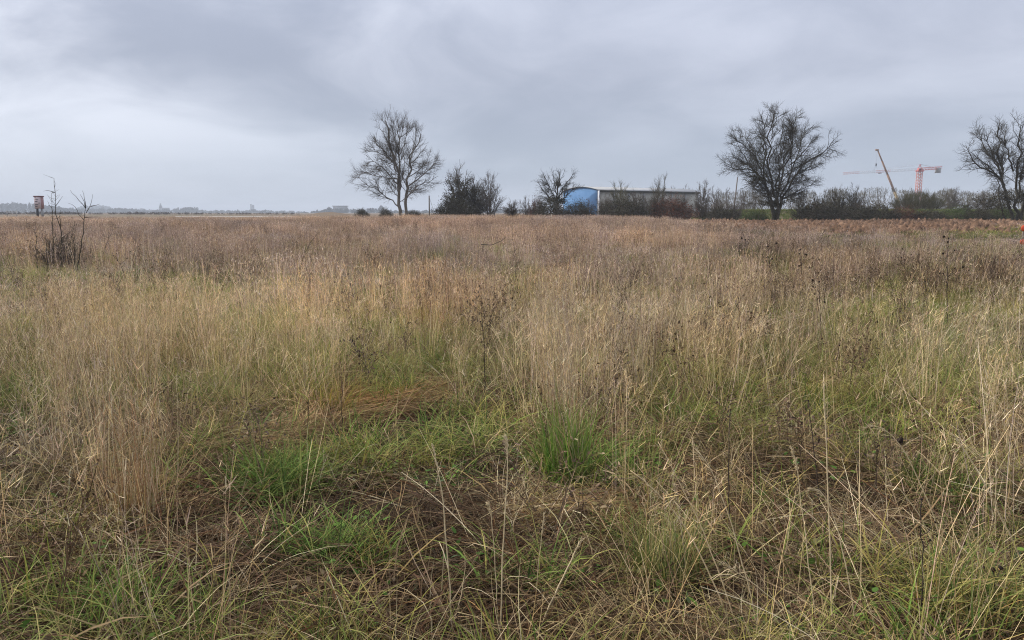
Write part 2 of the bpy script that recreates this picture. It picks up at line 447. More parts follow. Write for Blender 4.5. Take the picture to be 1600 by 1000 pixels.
def scatter(name, protos, P, rot, scl, tint, label, idx=None, seed=0):
    """ONE object of uncountable plants: instances of the prototypes' geometry at points P"""
    n = len(P)
    rg = np.random.RandomState(seed)
    me = bpy.data.meshes.new(name)
    me.vertices.add(n); me.vertices.foreach_set('co', np.asarray(P, np.float32).ravel())
    def at_(nm, ty, key, arr):
        a = me.attributes.new(nm, ty, 'POINT'); a.data.foreach_set(key, np.asarray(arr).ravel())
    at_('rot', 'FLOAT_VECTOR', 'vector', np.asarray(rot, np.float32))
    at_('scl', 'FLOAT_VECTOR', 'vector', np.asarray(scl, np.float32))
    at_('pick', 'INT', 'value', (rg.randint(len(protos), size=n) if idx is None else idx).astype(np.int32))
    at_('tint', 'FLOAT_COLOR', 'color', np.concatenate([tint, np.ones((n, 1))], 1).astype(np.float32))
    o = add(name, me)
    ng = bpy.data.node_groups.new(name, 'GeometryNodeTree')
    ng.interface.new_socket('Geometry', in_out='INPUT', socket_type='NodeSocketGeometry')
    ng.interface.new_socket('Geometry', in_out='OUTPUT', socket_type='NodeSocketGeometry')
    N, Lk = ng.nodes, ng.links
    gi, go = N.new('NodeGroupInput'), N.new('NodeGroupOutput')
    jn = N.new('GeometryNodeJoinGeometry')
    for p in protos:
        oi = N.new('GeometryNodeObjectInfo'); oi.inputs['Object'].default_value = p
        oi.inputs['As Instance'].default_value = False
        gt = N.new('GeometryNodeGeometryToInstance')
        Lk.new(oi.outputs['Geometry'], gt.inputs[0]); Lk.new(gt.outputs[0], jn.inputs[0])
    ip = N.new('GeometryNodeInstanceOnPoints')
    ip.inputs['Pick Instance'].default_value = True
    def named(nm, ty):
        a = N.new('GeometryNodeInputNamedAttribute'); a.data_type = ty; a.inputs['Name'].default_value = nm
        return a.outputs['Attribute']
    er = N.new('FunctionNodeEulerToRotation')
    Lk.new(named('rot', 'FLOAT_VECTOR'), er.inputs[0]); Lk.new(er.outputs[0], ip.inputs['Rotation'])
    Lk.new(named('scl', 'FLOAT_VECTOR'), ip.inputs['Scale'])
    Lk.new(named('pick', 'INT'), ip.inputs['Instance Index'])
    Lk.new(gi.outputs[0], ip.inputs['Points']); Lk.new(jn.outputs[0], ip.inputs['Instance']); Lk.new(ip.outputs[0], go.inputs[0])
    md = o.modifiers.new('scatter', 'NODES'); md.node_group = ng
    return tag(o, label, kind='stuff')

# ------------------------------------------------------------------ where each kind of plant grows
def ell(u, v, lst):
    """soft ellipses (cu, cv, ru, rv, weight) as seen from the camera, read on the ground plane"""
    s = np.zeros_like(u)
    for cu, cv, ru, rv, w in lst:
        s = s + w * np.exp(-(((u - cu) / ru) ** 2 + ((v - cv) / rv) ** 2))
    return s
def field(rg, y0, y1, dens, xm=2.5):
    """random points on the meadow between two depths"""
    hw = 0.70 * y1 + xm
    n = int(dens * 2 * hw * (y1 - y0))
    x = (rg.rand(n) * 2 - 1) * hw; y = y0 + (y1 - y0) * rg.rand(n)
    k = np.abs(x) < 0.70 * y + xm
    return x[k], y[k]
def soil_zone(x, y):
    """1 inside the strip of turned earth on the right"""
    e = (fbm(x / 5, y / 5) - 0.5)
    return smooth((x - 13.5 - 0.10 * (y - 45) + 8 * e) / 5) * smooth((y - 41 + 12 * e) / 5) * (1 - smooth((y - 84 + 6 * e) / 4))
def rows(*a): return np.stack(a, 1)
GREEN_PATCH = [(450, 740, 95, 45, 1.2), (520, 850, 90, 50, .9), (890, 720, 80, 45, .8), (650, 690, 120, 35, .8), (150, 960, 110, 40, .7), (430, 965, 70, 30, .4), (250, 630, 120, 40, .6),
    (640, 600, 90, 40, .8), (1150, 600, 120, 45, .9), (1500, 600, 150, 45, .9), (1200, 660, 120, 40, .6), (1480, 480, 120, 25, .6), (60, 440, 60, 18, .5), (200, 490, 180, 22, .6), (1040, 870, 70, 50, .9),
    (1250, 760, 90, 60, .5), (1500, 940, 140, 60, .8), (1150, 950, 120, 50, .6), (1350, 520, 140, 25, .6), (560, 470, 80, 16, .5), (740, 570, 80, 25, .5), (330, 560, 120, 30, .5)]
BARE = [(630, 790, 95, 38, 1.2), (680, 900, 120, 75, 1.2), (900, 865, 60, 30, 1.0), (810, 955, 110, 55, .9), (320, 900, 60, 40, .4), (1330, 820, 70, 40, .4), (560, 950, 50, 30, .4)]
TALL_NEAR = [(90, 640, 160, 110, 1.2), (215, 740, 50, 70, .7), (290, 560, 140, 60, .8), (880, 600, 90, 60, 1.0), (960, 560, 140, 50, .7), (1110, 580, 60, 50, .6), (60, 800, 80, 60, .6), (1560, 620, 90, 60, .5)]
DARKW = [(1290, 478, 80, 16, 1.2), (1450, 480, 60, 18, 1.1), (1560, 455, 60, 14, .8), (1200, 490, 60, 16, .6), (750, 560, 30, 30, .5), (300, 470, 180, 22, .5), (100, 415, 50, 10, .9), (1330, 810, 70, 40, .5), (1480, 440, 120, 14, .6), (990, 590, 60, 30, .6), (1220, 400, 120, 8, .5)]
SWATH = [(450, 700, 60, 22, 1.2), (520, 672, 65, 24, 1.2), (590, 660, 65, 24, 1.2), (655, 650, 50, 22, 1.2)]
RUSTY = [(690, 500, 60, 12, 1.0), (700, 345, 130, 5, .3), (560, 640, 120, 22, .9), (215, 750, 40, 60, 1.0), (520, 490, 70, 14, .5)]

def tints(rg, x, y, u, v, base=(1, 1, 1), var=0.16, warm=1.0):
    n = len(x)
    b = 1 + (fbm(x / 2.2 + 9, y / 2.2) - 0.5) * 0.9 + (fbm(x / 7 + 3, y / 11 + 40) - 0.5) * 0.8 + (rg.rand(n) - 0.5) * 2 * var
    t = 1.0 * np.asarray(base)[None] * b[:, None]
    h = ((fbm(x / 3.0 + 31, y / 4.0 + 7) - 0.5) * 0.7 + (rg.rand(n) - 0.5) * 0.4)[:, None]
    t = t * np.concatenate([1 + 0.22 * h, 1 + 0.0 * h, 1 - 0.5 * h], 1)
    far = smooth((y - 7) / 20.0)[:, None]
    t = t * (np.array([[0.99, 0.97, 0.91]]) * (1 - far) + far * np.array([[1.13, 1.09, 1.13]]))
    ru = np.clip(ell(u, v, RUSTY), 0, 1)[:, None]
    t = t * (1 - ru * np.array([[-0.12, 0.12, 0.28]]))
    return t

def plant_meadow():
    R = np.random.RandomState(5)
    def eul(n, lean=0.12, bias=(0.0, -0.06)):
        # x-rotation leans along y, y-rotation leans along x; a light breeze from the right
        return rows(R.randn(n) * lean + bias[0], R.randn(n) * lean + bias[1], R.rand(n) * 2 * pi)
    def sc(n, lo, hi, zlo=None, zhi=None):
        s = lo + (hi - lo) * R.rand(n); z = s if zlo is None else zlo + (zhi - zlo) * R.rand(n)
        return rows(s, s, z)
    def uv(x, y, h): return to_px(x, y, g(x, y) + h)

    # --- litter and dead thatch lying on the soil
    pr = [proto(p_mat(100 + i, 210, 0.45, (0.12, 0.40), (0.0025, 0.0065), 3, GREYDEAD[:4] + DARK + DARK + STRAW[1:2] + [(0.16, 0.085, 0.045)], lift=0.07)) for i in range(5)]
    X = []; 
    for y0, y1, d in ((0.8, 4, 11), (4, 8, 6.5), (8, 16, 2.4), (16, 30, 0.8)):
        x, y = field(R, y0, y1, d); X.append(rows(x, y))
    x, y = np.concatenate(X).T
    u, v = uv(x, y, 0.05)
    n = len(x); s = sc(n, 0.8, 1.5, 0.7, 1.6); s[:, :2] *= (1 + smooth((y - 8) / 20) * 1.0)[:, None]
    scatter('dead_thatch', pr, rows(x, y, g(x, y)), eul(n, 0.06, (0, 0)), s, tints(R, x, y, u, v, (0.86, 0.79, 0.69)) * (1 - 0.55 * np.clip(ell(u, v, BARE), 0, 1))[:, None], 'grey brown dead thatch lying on the soil between the grass', seed=1)

    # --- dry bent grass, knee high, everywhere
    prn = [proto(p_tuft(200 + i, 110, 0.19, (0.28, 0.62), (0.0022, 0.0048), 5, STRAW + GREYDEAD[:4] + DARK[:3], 0.25, (0.50, 0.39, 0.20), (40, 88), (10, 100), 0.45)) for i in range(6)]
    prf = [proto(p_tuft(230 + i, 90, 0.38, (0.28, 0.58), (0.006, 0.012), 3, PINKISH + STRAW[:4] + GREYDEAD[:3], 0.25, (0.45, 0.34, 0.23), (50, 90), (15, 90))) for i in range(5)]
    X = []
    for y0, y1, d in ((0.8, 4, 14), (4, 9, 13)):
        x, y = field(R, y0, y1, d); X.append(rows(x, y))
    x, y = np.concatenate(X).T; u, v = uv(x, y, 0.12)
    k = R.rand(len(x)) < np.clip(0.80 - 0.8 * ell(u, v, BARE) - 0.8 * ell(u, v, SWATH) - 0.65 * ell(u, v, GREEN_PATCH), 0.04, 1)
    x, y, u, v = x[k], y[k], u[k], v[k]; n = len(x)
    hs = 0.55 + 0.45 * smooth((y - 3) / 5)
    s = sc(n, 0.75, 1.25, 0.6, 1.2); s[:, 2] *= hs
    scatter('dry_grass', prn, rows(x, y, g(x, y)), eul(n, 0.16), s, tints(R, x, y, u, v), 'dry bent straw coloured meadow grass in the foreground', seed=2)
    # withered leaf blades, pale and curled
    prw = [proto(p_tuft(260 + i, 60, 0.22, (0.16, 0.44), (0.003, 0.0075), 7, [(0.50, 0.39, 0.22), (0.40, 0.29, 0.15), (0.62, 0.52, 0.34), (0.28, 0.19, 0.10), (0.22, 0.15, 0.085), (0.45, 0.31, 0.12)], 0.2, (0.55, 0.43, 0.25), (8, 80), (5, 70), 0.8)) for i in range(5)]
    X = []
    for y0, y1, d in ((0.8, 4, 11), (4, 8, 8)):
        x, y = field(R, y0, y1, d); X.append(rows(x, y))
    x, y = np.concatenate(X).T; u, v = uv(x, y, 0.1)
    k = R.rand(len(x)) < (0.15 + 0.85 * smooth((fbm(x / 1.2 + 20, y / 1.2) - 0.45) / 0.16)) * (1 - 0.85 * np.clip(ell(u, v, BARE) + ell(u, v, SWATH) + ell(u, v, GREEN_PATCH), 0, 1)); x, y, u, v = x[k], y[k], u[k], v[k]; n = len(x)
    scatter('withered_grass', prw, rows(x, y, g(x, y)), eul(n, 0.2), sc(n, 0.8, 1.3, 0.6, 1.1), tints(R, x, y, u, v), 'pale curled withered grass blades tangled in the foreground', seed=12)
    X = []
    for y0, y1, d in ((9, 18, 7.5), (18, 36, 4.2), (36, 60, 2.3), (60, 88, 1.7)):
        x, y = field(R, y0, y1, d); X.append(rows(x, y))
    x, y = np.concatenate(X).T; u, v = uv(x, y, 0.3)
    keep = np.clip(0.95 - 0.55 * ell(u, v, GREEN_PATCH) - 0.65 * smooth((fbm(x / 2.6 + 12, y / 3.4 + 77) - 0.5) / 0.12) * (1 - smooth((y - 22) / 12)), 0.1, 1) * (1 - 0.82 * soil_zone(x, y)) * (1 - smooth((y - 82 + 22 * (fbm(x / 6 + 4, y / 6) - 0.5)) / 6))
    k = R.rand(len(x)) < keep
    x, y, u, v = x[k], y[k], u[k], v[k]; n = len(x)
    s = sc(n, 0.9, 1.5, 0.4, 1.05); s[:, 2] *= 0.68 + 0.32 * smooth((y - 14) / 14); s[:, :2] *= (1 + smooth((y - 25) / 40) * 0.8)[:, None]
    s[:, 2] *= (1 - 0.15 * smooth((-x - 10) / 20) * smooth((y - 35) / 30)) * (1 - 0.30 * smooth((y - 30) / 25)) * (1 - 0.72 * smooth((x - 9) / 6) * smooth((y - 20) / 12))
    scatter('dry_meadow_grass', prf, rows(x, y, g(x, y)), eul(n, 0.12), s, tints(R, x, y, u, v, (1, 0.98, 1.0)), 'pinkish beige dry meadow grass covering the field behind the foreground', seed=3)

    # --- tall thin flowering stems
    prn = [proto(p_tall(300 + i, 16, 0.10, (0.62, 1.02), (0.0018, 0.0032), 6, STRAW + PINKISH[:3], 6, 18, 0.3)) for i in range(5)]
    prf = [proto(p_tall(330 + i, 50, 0.36, (0.60, 1.0), (0.004, 0.008), 3, PINKISH + STRAW[:4], 4, 14)) for i in range(5)]
    X = []
    for y0, y1, d in ((2.2, 5, 14), (5, 10, 17)):
        x, y = field(R, y0, y1, d); X.append(rows(x, y))
    x, y = np.concatenate(X).T; u, v = uv(x, y, 0.25)
    pk = -0.8 * ell(u, v, SWATH) - 0.5 * ell(u, v, BARE) + 0.42 * smooth((y - 6) / 3.5) * (0.35 + 0.9 * smooth((fbm(x / 1.5, y / 1.5) - 0.40) / 0.25)) + 0.65 * ell(u, v, TALL_NEAR) + 0.11 - 0.16 * np.clip(ell(u, v, [(620, 740, 300, 110, 1.0), (700, 900, 250, 120, 1.0)]), 0, 1)
    k = R.rand(len(x)) < np.clip(pk, 0, 1)
    x, y, u, v = x[k], y[k], u[k], v[k]; n = len(x)
    scatter('tall_dry_grass', prn, rows(x, y, g(x, y)), eul(n, 0.09, (0.0, -0.09)), sc(n, 0.8, 1.2, 0.65, 1.12), tints(R, x, y, u, v, (1.28, 1.24, 1.18)), 'tall thin pale flowering grass stems of the near meadow', seed=4)
    X = []
    for y0, y1, d in ((10, 18, 2.1), (18, 36, 1.9), (36, 60, 1.6), (60, 88, 1.5)):
        x, y = field(R, y0, y1, d); X.append(rows(x, y))
    x, y = np.concatenate(X).T; u, v = uv(x, y, 0.5)
    keep = (0.16 + 1.0 * smooth((fbm(x / 3.2, y / 4) - 0.45) / 0.14)) * (1 - 0.6 * smooth((fbm(x / 2.6 + 12, y / 3.4 + 77) - 0.5) / 0.12) * (1 - smooth((y - 22) / 10))) * (1 - soil_zone(x, y)) * (1 - smooth((y - 81 + 22 * (fbm(x / 6 + 4, y / 6) - 0.5)) / 6)) * (1 - 0.95 * smooth((x - 9) / 6) * smooth((y - 20) / 12))
    k = R.rand(len(x)) < keep
    x, y, u, v = x[k], y[k], u[k], v[k]; n = len(x)
    s = sc(n, 0.9, 1.4, 0.6, 1.05); s[:, 2] *= (1 - 0.25 * smooth((-x - 10) / 20) * smooth((y - 35) / 30)) * (1 - 0.28 * smooth((y - 30) / 25))
    s[:, :2] *= (1 + smooth((y - 30) / 40) * 0.7)[:, None]
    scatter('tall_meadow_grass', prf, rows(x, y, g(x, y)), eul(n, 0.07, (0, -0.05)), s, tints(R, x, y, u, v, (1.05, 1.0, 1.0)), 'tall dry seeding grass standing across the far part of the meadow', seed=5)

    # --- green grass
    prn = [proto(p_tuft(400 + i, 84, 0.12, (0.14, 0.40), (0.003, 0.008), 5, GREEN + YGREEN[:1], 0.35, (0.34, 0.33, 0.10), (42, 88), (25, 115))) for i in range(6)]
    pry = [proto(p_tuft(430 + i, 76, 0.14, (0.18, 0.45), (0.0028, 0.0055), 5, YGREEN + GREEN[2:4], 0.5, (0.45, 0.38, 0.17), (42, 88), (25, 115))) for i in range(4)]
    X = []
    for y0, y1, d in ((0.8, 4, 32), (4, 9, 26), (9, 16, 17), (16, 34, 5.5)):
        x, y = field(R, y0, y1, d); X.append(rows(x, y))
    x, y = np.concatenate(X).T; u, v = uv(x, y, 0.10)
    nz = fbm(x / 1.3 + 50, y / 1.3)
    nm = fbm(x / 2.6 + 12, y / 3.4 + 77)
    pk = (0.20 + 0.62 * smooth((nz - 0.46) / 0.14)) * (1 - 0.5 * smooth((y - 14) / 14)) + 0.7 * smooth((nm - 0.49) / 0.12) * smooth((y - 5) / 3) * (1 - smooth((y - 22) / 10)) + 0.75 * ell(u, v, GREEN_PATCH) - 0.75 * ell(u, v, BARE) - 0.9 * ell(u, v, SWATH)
    k = R.rand(len(x)) < np.clip(pk * (0.46 + 0.54 * smooth((y - 3.5) / 4)) + 0.4 * np.clip(ell(u, v, GREEN_PATCH[:5]), 0, 1), 0.0, 1)
    x, y, u, v = x[k], y[k], u[k], v[k]; n = len(x)
    s = sc(n, 0.8, 1.4, 0.65, 1.25); s *= (1 + smooth((y - 8) / 15) * 0.4)[:, None]
    lush = np.clip(ell(u, v, GREEN_PATCH[:5]), 0, 1)
    isy = R.rand(n) < np.clip(0.62 - 0.6 * lush + 0.12 * smooth((y - 6) / 8), 0.06, 0.8)
    idx = np.where(isy, 6 + R.randint(4, size=n), R.randint(6, size=n))
    P = rows(x, y, g(x, y)); rt = eul(n, 0.16); tn = tints(R, x, y, u, v)
    m = ~isy
    scatter('green_grass', prn, P[m], rt[m], s[m], tn[m], 'fresh green grass growing in patches through the dead grass', seed=6)
    scatter('yellowing_grass', pry, P[isy], rt[isy], s[isy], tn[isy], 'yellow green fading grass mixed through the meadow', seed=7)
    # far green strip by the turned earth and on the bank
    prb = [proto(p_tuft(460 + i, 30, 0.3, (0.2, 0.45), (0.012, 0.025), 3, GREEN[:3] + YGREEN[:2], 0.3, (0.33, 0.33, 0.12), (45, 88), (20, 80))) for i in range(3)]
    x = 14 + 40 * R.rand(5200); y = 38 + 26 * R.rand(5200); u, v = uv(x, y, 0.15)
    k = R.rand(len(x)) < np.clip(ell(u, v, [(1500, 368, 90, 6, 1.1), (1580, 362, 60, 6, 1.0), (1250, 368, 60, 4, .6), (1100, 365, 60, 5, .4)]), 0, 1)
    a = rows(x[k], y[k])
    x = 26 + 70 * R.rand(9000); y = 96 + 22 * R.rand(9000)
    a2 = rows(x, y)
    x, y = np.concatenate([a, a2]).T; u, v = uv(x, y, 0.2); n = len(x)
    br = np.where(y > 90, 1.0, 1.0)[:, None] * np.where(y > 90, 1, 0)[:, None]
    tn = tints(R, x, y, u, v, (0.82, 0.74, 0.78)) * (1 + br * np.array([[-0.30, -0.18, -0.25]]))
    scatter('bank_grass', prb, rows(x, y, g(x, y)), eul(n, 0.12), sc(n, 0.8, 1.5, 0.6, 1.1), tn, 'green grass on the bank and strip beside the turned earth', seed=8)

    # --- dark dead weeds
    prd = [proto(p_forb(500 + i, 0.75, DARK + GREYDEAD[:1], 14, True, 0.005)) for i in range(6)]
    X = []
    for y0, y1, d in ((2.5, 8, 1.6), (8, 18, 1.8), (18, 50, 0.9)):
        x, y = field(R, y0, y1, d); X.append(rows(x, y))
    nh = 0
    for cu, cv, ru, rv, w in DARKW:
        c = ground_at(cu, cv + 6) if cv > 405 else on_ground(cu, 24)
        m = int(w * min(80, 0.6 * c[1] ** 1.5))
        p = ground_at(cu + R.randn(m) * ru * 0.6, np.clip(cv + 6 + R.randn(m) * rv * 0.6, 395, 990))
        X.append(rows(p[:, 0], p[:, 1])); nh += m
    x, y = np.concatenate(X).T; k = soil_zone(x, y) < 0.3; x, y = x[k], y[k]
    u, v = uv(x, y, 0.2); n = len(x)
    k = (R.rand(n) < 0.45) | (np.arange(n) > n - nh); x, y, u, v = x[k], y[k], u[k], v[k]; n = len(x)
    s = sc(n, 0.7, 1.2, 0.55, 1.05)
    scatter('dead_weeds', prd, rows(x, y, g(x, y)), eul(n, 0.12), s, tints(R, x, y, u, v), 'low dark brown dead weeds scattered through the dry grass', seed=9)

    # --- long fallen and leaning stalks
    prl = []
    for i in range(4):
        q = np.random.RandomState(800 + i); b_ = blades(q, 5, 0.3, (0.5, 0.95), (0.002, 0.0038), (18, 82), (-4, 22), 5, STRAW[:3] + [(0.58, 0.46, 0.28)], profile='stem', basedark=0.9, curl=0.15, kink=0.25)
        prl.append(proto(b_[:3]))
    X = []
    for y0, y1, d in ((1.2, 4, 5.0), (4, 9, 3.6), (9, 16, 1.6)):
        x, y = field(R, y0, y1, d); X.append(rows(x, y))
    x, y = np.concatenate(X).T; u, v = uv(x, y, 0.1); n = len(x)
    k = R.rand(n) < 0.35 + 0.5 * smooth((u - 850) / 400) + 0.3 * (y > 6) - 0.3 * ell(u, v, BARE); x, y, u, v = x[k], y[k], u[k], v[k]; n = len(x)
    scatter('leaning_stalks', prl, rows(x, y, g(x, y)), eul(n, 0.1), sc(n, 0.7, 1.15), tints(R, x, y, u, v, (1.1, 1.08, 1.05)), 'long pale dead stalks leaning and fallen across the grass', seed=13)

    # --- small leaved herbs close to the ground
    prh = [proto(p_herb(600 + i, 26, 0.14, 0.028, GREEN[:3] + [(0.10, 0.14, 0.07), (0.16, 0.15, 0.08), (0.13, 0.09, 0.06)])) for i in range(4)]
    X = []
    for y0, y1, d in ((0.8, 4.5, 22), (4.5, 9, 10)):
        x, y = field(R, y0, y1, d); X.append(rows(x, y))
    x, y = np.concatenate(X).T; u, v = uv(x, y, 0.05); n = len(x)
    k = R.rand(n) < 0.25 + 0.6 * smooth((fbm(x / 1.1 + 80, y / 1.1) - 0.45) / 0.2); x, y, u, v = x[k], y[k], u[k], v[k]; n = len(x)
    scatter('ground_herbs', prh, rows(x, y, g(x, y)), eul(n, 0.15, (0, 0)), sc(n, 0.7, 1.4), tints(R, x, y, u, v, (0.85, 0.9, 0.9)), 'small leaved green herbs creeping at ground level', seed=10)

    # --- flattened straw, combed over by wind
    prs = [proto(p_mat(700 + i, 42, 0.16, (0.22, 0.45), (0.002, 0.004), 6, [(0.48, 0.36, 0.20), (0.38, 0.26, 0.14), (0.26, 0.17, 0.09), (0.42, 0.36, 0.18), (0.17, 0.11, 0.065)], (2, 14), (8, 34), (0, 0.28), 0.09)) for i in range(4)]
    P = []; A = []
    swaths = [((430, 705), (520, 655), (640, 640), (690, 625), 20, 105, 'r'), ((830, 828), (880, 818), (940, 815), (970, 820), 8, 12, 'y'),
              ((250, 725), (330, 715), (400, 710), (450, 700), 14, 18, 'y'), ((1080, 700), (1150, 690), (1220, 705), (1280, 720), 18, 9, 'y'), ((1380, 660), (1450, 650), (1520, 660), (1590, 680), 16, 18, 'y'), ((40, 780), (110, 760), (180, 770), (250, 790), 18, 16, 'r'),
              ]
    for a, b, c, d, sv, cnt, kind in swaths:
        pts = np.array([a, b, c, d], float); m = int(cnt * 1.6)
        t = R.rand(m) * 2.98; j = t.astype(int); f = (t - j)[:, None]
        q = pts[j] * (1 - f) + pts[j + 1] * f
        gp = ground_at(pts[:, 0], pts[:, 1]); dd = gp[j + 1] - gp[j]
        P.append(ground_at(q[:, 0], q[:, 1] + R.randn(m) * sv * 0.5))
        A.append(np.arctan2(dd[:, 1], dd[:, 0]) + R.randn(m) * 0.22 + np.where(R.rand(m) < 0.3, pi, 0))
    P = np.concatenate(P); A = np.concatenate(A); n = len(P)
    u, v = to_px(*P.T)
    scatter('flattened_straw', prs, P + [0, 0, 0.03], rows(R.randn(n) * 0.05, R.randn(n) * 0.05, A), sc(n, 0.8, 1.3), tints(R, P[:, 0], P[:, 1], u, v, (1.0, 0.98, 0.95)), 'swathes of flattened straw combed over by the wind', seed=11)
plant_meadow()
# ------------------------------------------------------------------ trees and shrubs
def bark(name, c1, c2, scale=6.0): return noisy(name, c1, c2, scale, 0.9, 0.5, 0.1)
M_bark_grey = bark('grey_bark', (0.11, 0.095, 0.075), (0.25, 0.22, 0.18))
M_twig_grey = bark('grey_twig', (0.090, 0.076, 0.062), (0.17, 0.145, 0.12))
M_bark_dark = bark('dark_bark', (0.042, 0.037, 0.028), (0.105, 0.095, 0.068))
M_twig_dark = bark('dark_twig', (0.052, 0.045, 0.035), (0.105, 0.092, 0.068))
M_twig_pale = bark('pale_twig', (0.11, 0.10, 0.075), (0.20, 0.18, 0.13))
M_twig_brown = bark('brown_twig', (0.078, 0.062, 0.048), (0.15, 0.122, 0.095))
M_twig_olive = bark('olive_twig', (0.085, 0.075, 0.040), (0.16, 0.145, 0.080))
M_leaf_dark = noisy('dark_evergreen_leaf', (0.028, 0.036, 0.016), (0.070, 0.075, 0.032), 4.0, 0.7, c3=(0.055, 0.045, 0.026))
M_leaf_moss = noisy('moss', (0.045, 0.050, 0.018), (0.085, 0.090, 0.035), 4.0, 0.9)
M_leaf_bramble = noisy('bramble_leaf', (0.030, 0.045, 0.016), (0.075, 0.095, 0.030), 2.0, 0.75, c3=(0.085, 0.055, 0.035))
M_leaf_rust = noisy('rust_leaf', (0.10, 0.04, 0.025), (0.18, 0.075, 0.04), 3.0, 0.8)
M_leaf_green = noisy('green_leaf', (0.050, 0.085, 0.018), (0.11, 0.15, 0.035), 2.0, 0.75)

def resample(P, D):
    P = np.asarray(P, float)
    d = np.r_[0, np.cumsum(np.linalg.norm(np.diff(P, axis=0), axis=1))]
    n = max(2, int(round(d[-1] / D)) + 1); t = np.linspace(0, d[-1], n)
    return np.stack([np.interp(t, d, P[:, i]) for i in range(3)], 1)
def branch_level(rg, P, R, K, s0, ang, lf, lmin, npts, up, wander, rr, Lref, out=0.0, smax=0.97, cen=None):
    """side shoots of the lines P (N,n,3) with radii R (N,n); longer lines bear more of them"""
    N_, n, _ = P.shape
    Ls = np.linalg.norm(np.diff(P, axis=1), axis=2).sum(1)
    S = s0 + (smax - s0) * rg.rand(N_, K)
    keep = rg.rand(N_, K) < np.clip(Ls / Lref, 0.25, 1)[:, None]
    li, ki = np.nonzero(keep); sv = S[li, ki]
    f = sv * (n - 1); j = np.minimum(f.astype(int), n - 2); f = (f - j)[:, None]
    base = P[li, j] * (1 - f) + P[li, j + 1] * f
    t = P[li, j + 1] - P[li, j]; t /= np.linalg.norm(t, axis=1)[:, None] + 1e-9
    r = R[li, j] * (1 - f[:, 0]) + R[li, j + 1] * f[:, 0]
    q = np.cross(t, rg.randn(len(t), 3)); q /= np.linalg.norm(q, axis=1)[:, None] + 1e-9
    a = np.radians(ang[0] + (ang[1] - ang[0]) * rg.rand(len(t)))[:, None]
    d = t * np.cos(a) + q * np.sin(a) + [0, 0, up]
    if out and cen is not None:
        o = base - cen; o /= np.linalg.norm(o, axis=1)[:, None] + 1e-9; d = d + o * out
    d /= np.linalg.norm(d, axis=1)[:, None] + 1e-9
    ln = (lmin + lf * Ls[li] * (1.10 - 0.85 * sv)) * (0.55 + 0.75 * rg.rand(len(t)))
    out_ = np.zeros((len(t), npts, 3)); out_[:, 0] = base
    for i in range(1, npts):
        out_[:, i] = out_[:, i - 1] + d * (ln / (npts - 1))[:, None]
        d = d + rg.randn(len(t), 3) * wander + [0, 0, up * 0.5]; d /= np.linalg.norm(d, axis=1)[:, None] + 1e-9
    r0 = np.minimum(r * 0.75, rr * ln + 0.0065)
    return out_, r0[:, None] * np.linspace(1, 0.35, npts)[None]
def line_prisms(P, R, k):
    A, B = P[:, :-1].reshape(-1, 3), P[:, 1:].reshape(-1, 3)
    return prisms(A, B + (B - A) * 0.04, R[:, :-1].reshape(-1), R[:, 1:].reshape(-1), k)
def limbs(seed, stems, radii, levels, Lref):
    """stems -> three further orders of branching. Returns (stem prisms, crown prisms, all crown points)"""
    rg = np.random.RandomState(seed)
    n = 12
    P = np.stack([resample_n(S, n) for S in stems]); 
    P[:, 1:-1] += rg.randn(len(P), n - 2, 3) * 0.012 * np.linalg.norm(P[:, -1] - P[:, 0], axis=1)[:, None, None]
    R = np.asarray(radii)[:, None] * (np.linspace(1, 0.16, n) ** 0.9)[None]
    trunk = [line_prisms(P, R, 8)]; crown = []; pts = [P.reshape(-1, 3)]
    cen = P.reshape(-1, 3).mean(0)
    for i, lv in enumerate(levels):
        P, R = branch_level(rg, P, R, *lv, Lref * (1.0, 0.35, 0.15, 0.08)[i], 0.25, cen=cen)
        crown.append(line_prisms(P, R, 4 if i == 0 else 3)); pts.append(P.reshape(-1, 3))
    return join(trunk), join(crown), np.concatenate(pts)
def resample_n(P, n):
    P = np.asarray(P, float)
    if len(P) > 2:                                     # round the corners
        for _ in range(2):
            Q = np.repeat(P, 2, 0)[1:-1].reshape(-1, 2, 3); P = np.concatenate([[P[0]], np.stack([Q[:, 0] * .75 + Q[:, 1] * .25, Q[:, 0] * .25 + Q[:, 1] * .75], 1).reshape(-1, 3), [P[-1]]])
    d = np.r_[0, np.cumsum(np.linalg.norm(np.diff(P, axis=0), axis=1))]; t = np.linspace(0, d[-1], n)
    return np.stack([np.interp(t, d, P[:, i]) for i in range(3)], 1)
def prisms(A, B, RA, RB, k):
    T = B - A; T /= np.linalg.norm(T, axis=1)[:, None] + 1e-9
    up = np.where(np.abs(T[:, 2:3]) < 0.9, np.array([[0, 0, 1.0]]), np.array([[1.0, 0, 0]]))
    U = np.cross(T, up); U /= np.linalg.norm(U, axis=1)[:, None] + 1e-9
    W = np.cross(T, U)
    th = np.arange(k) / k * 2 * pi
    ring = U[:, None] * np.cos(th)[None, :, None] + W[:, None] * np.sin(th)[None, :, None]
    V = np.stack([A[:, None] + ring * RA[:, None, None], B[:, None] + ring * RB[:, None, None]], 1)   # n,2,k,3
    j = np.arange(k); q = np.stack([j, (j + 1) % k, k + (j + 1) % k, k + j], 1)
    Q = (q[None] + (np.arange(len(A)) * 2 * k)[:, None, None]).reshape(-1, 4)
    return V.reshape(-1, 3), Q
def join(parts):
    V = []; Q = []; n = 0
    for v, q in parts: V.append(v); Q.append(q + n); n += len(v)
    return np.concatenate(V), np.concatenate(Q)
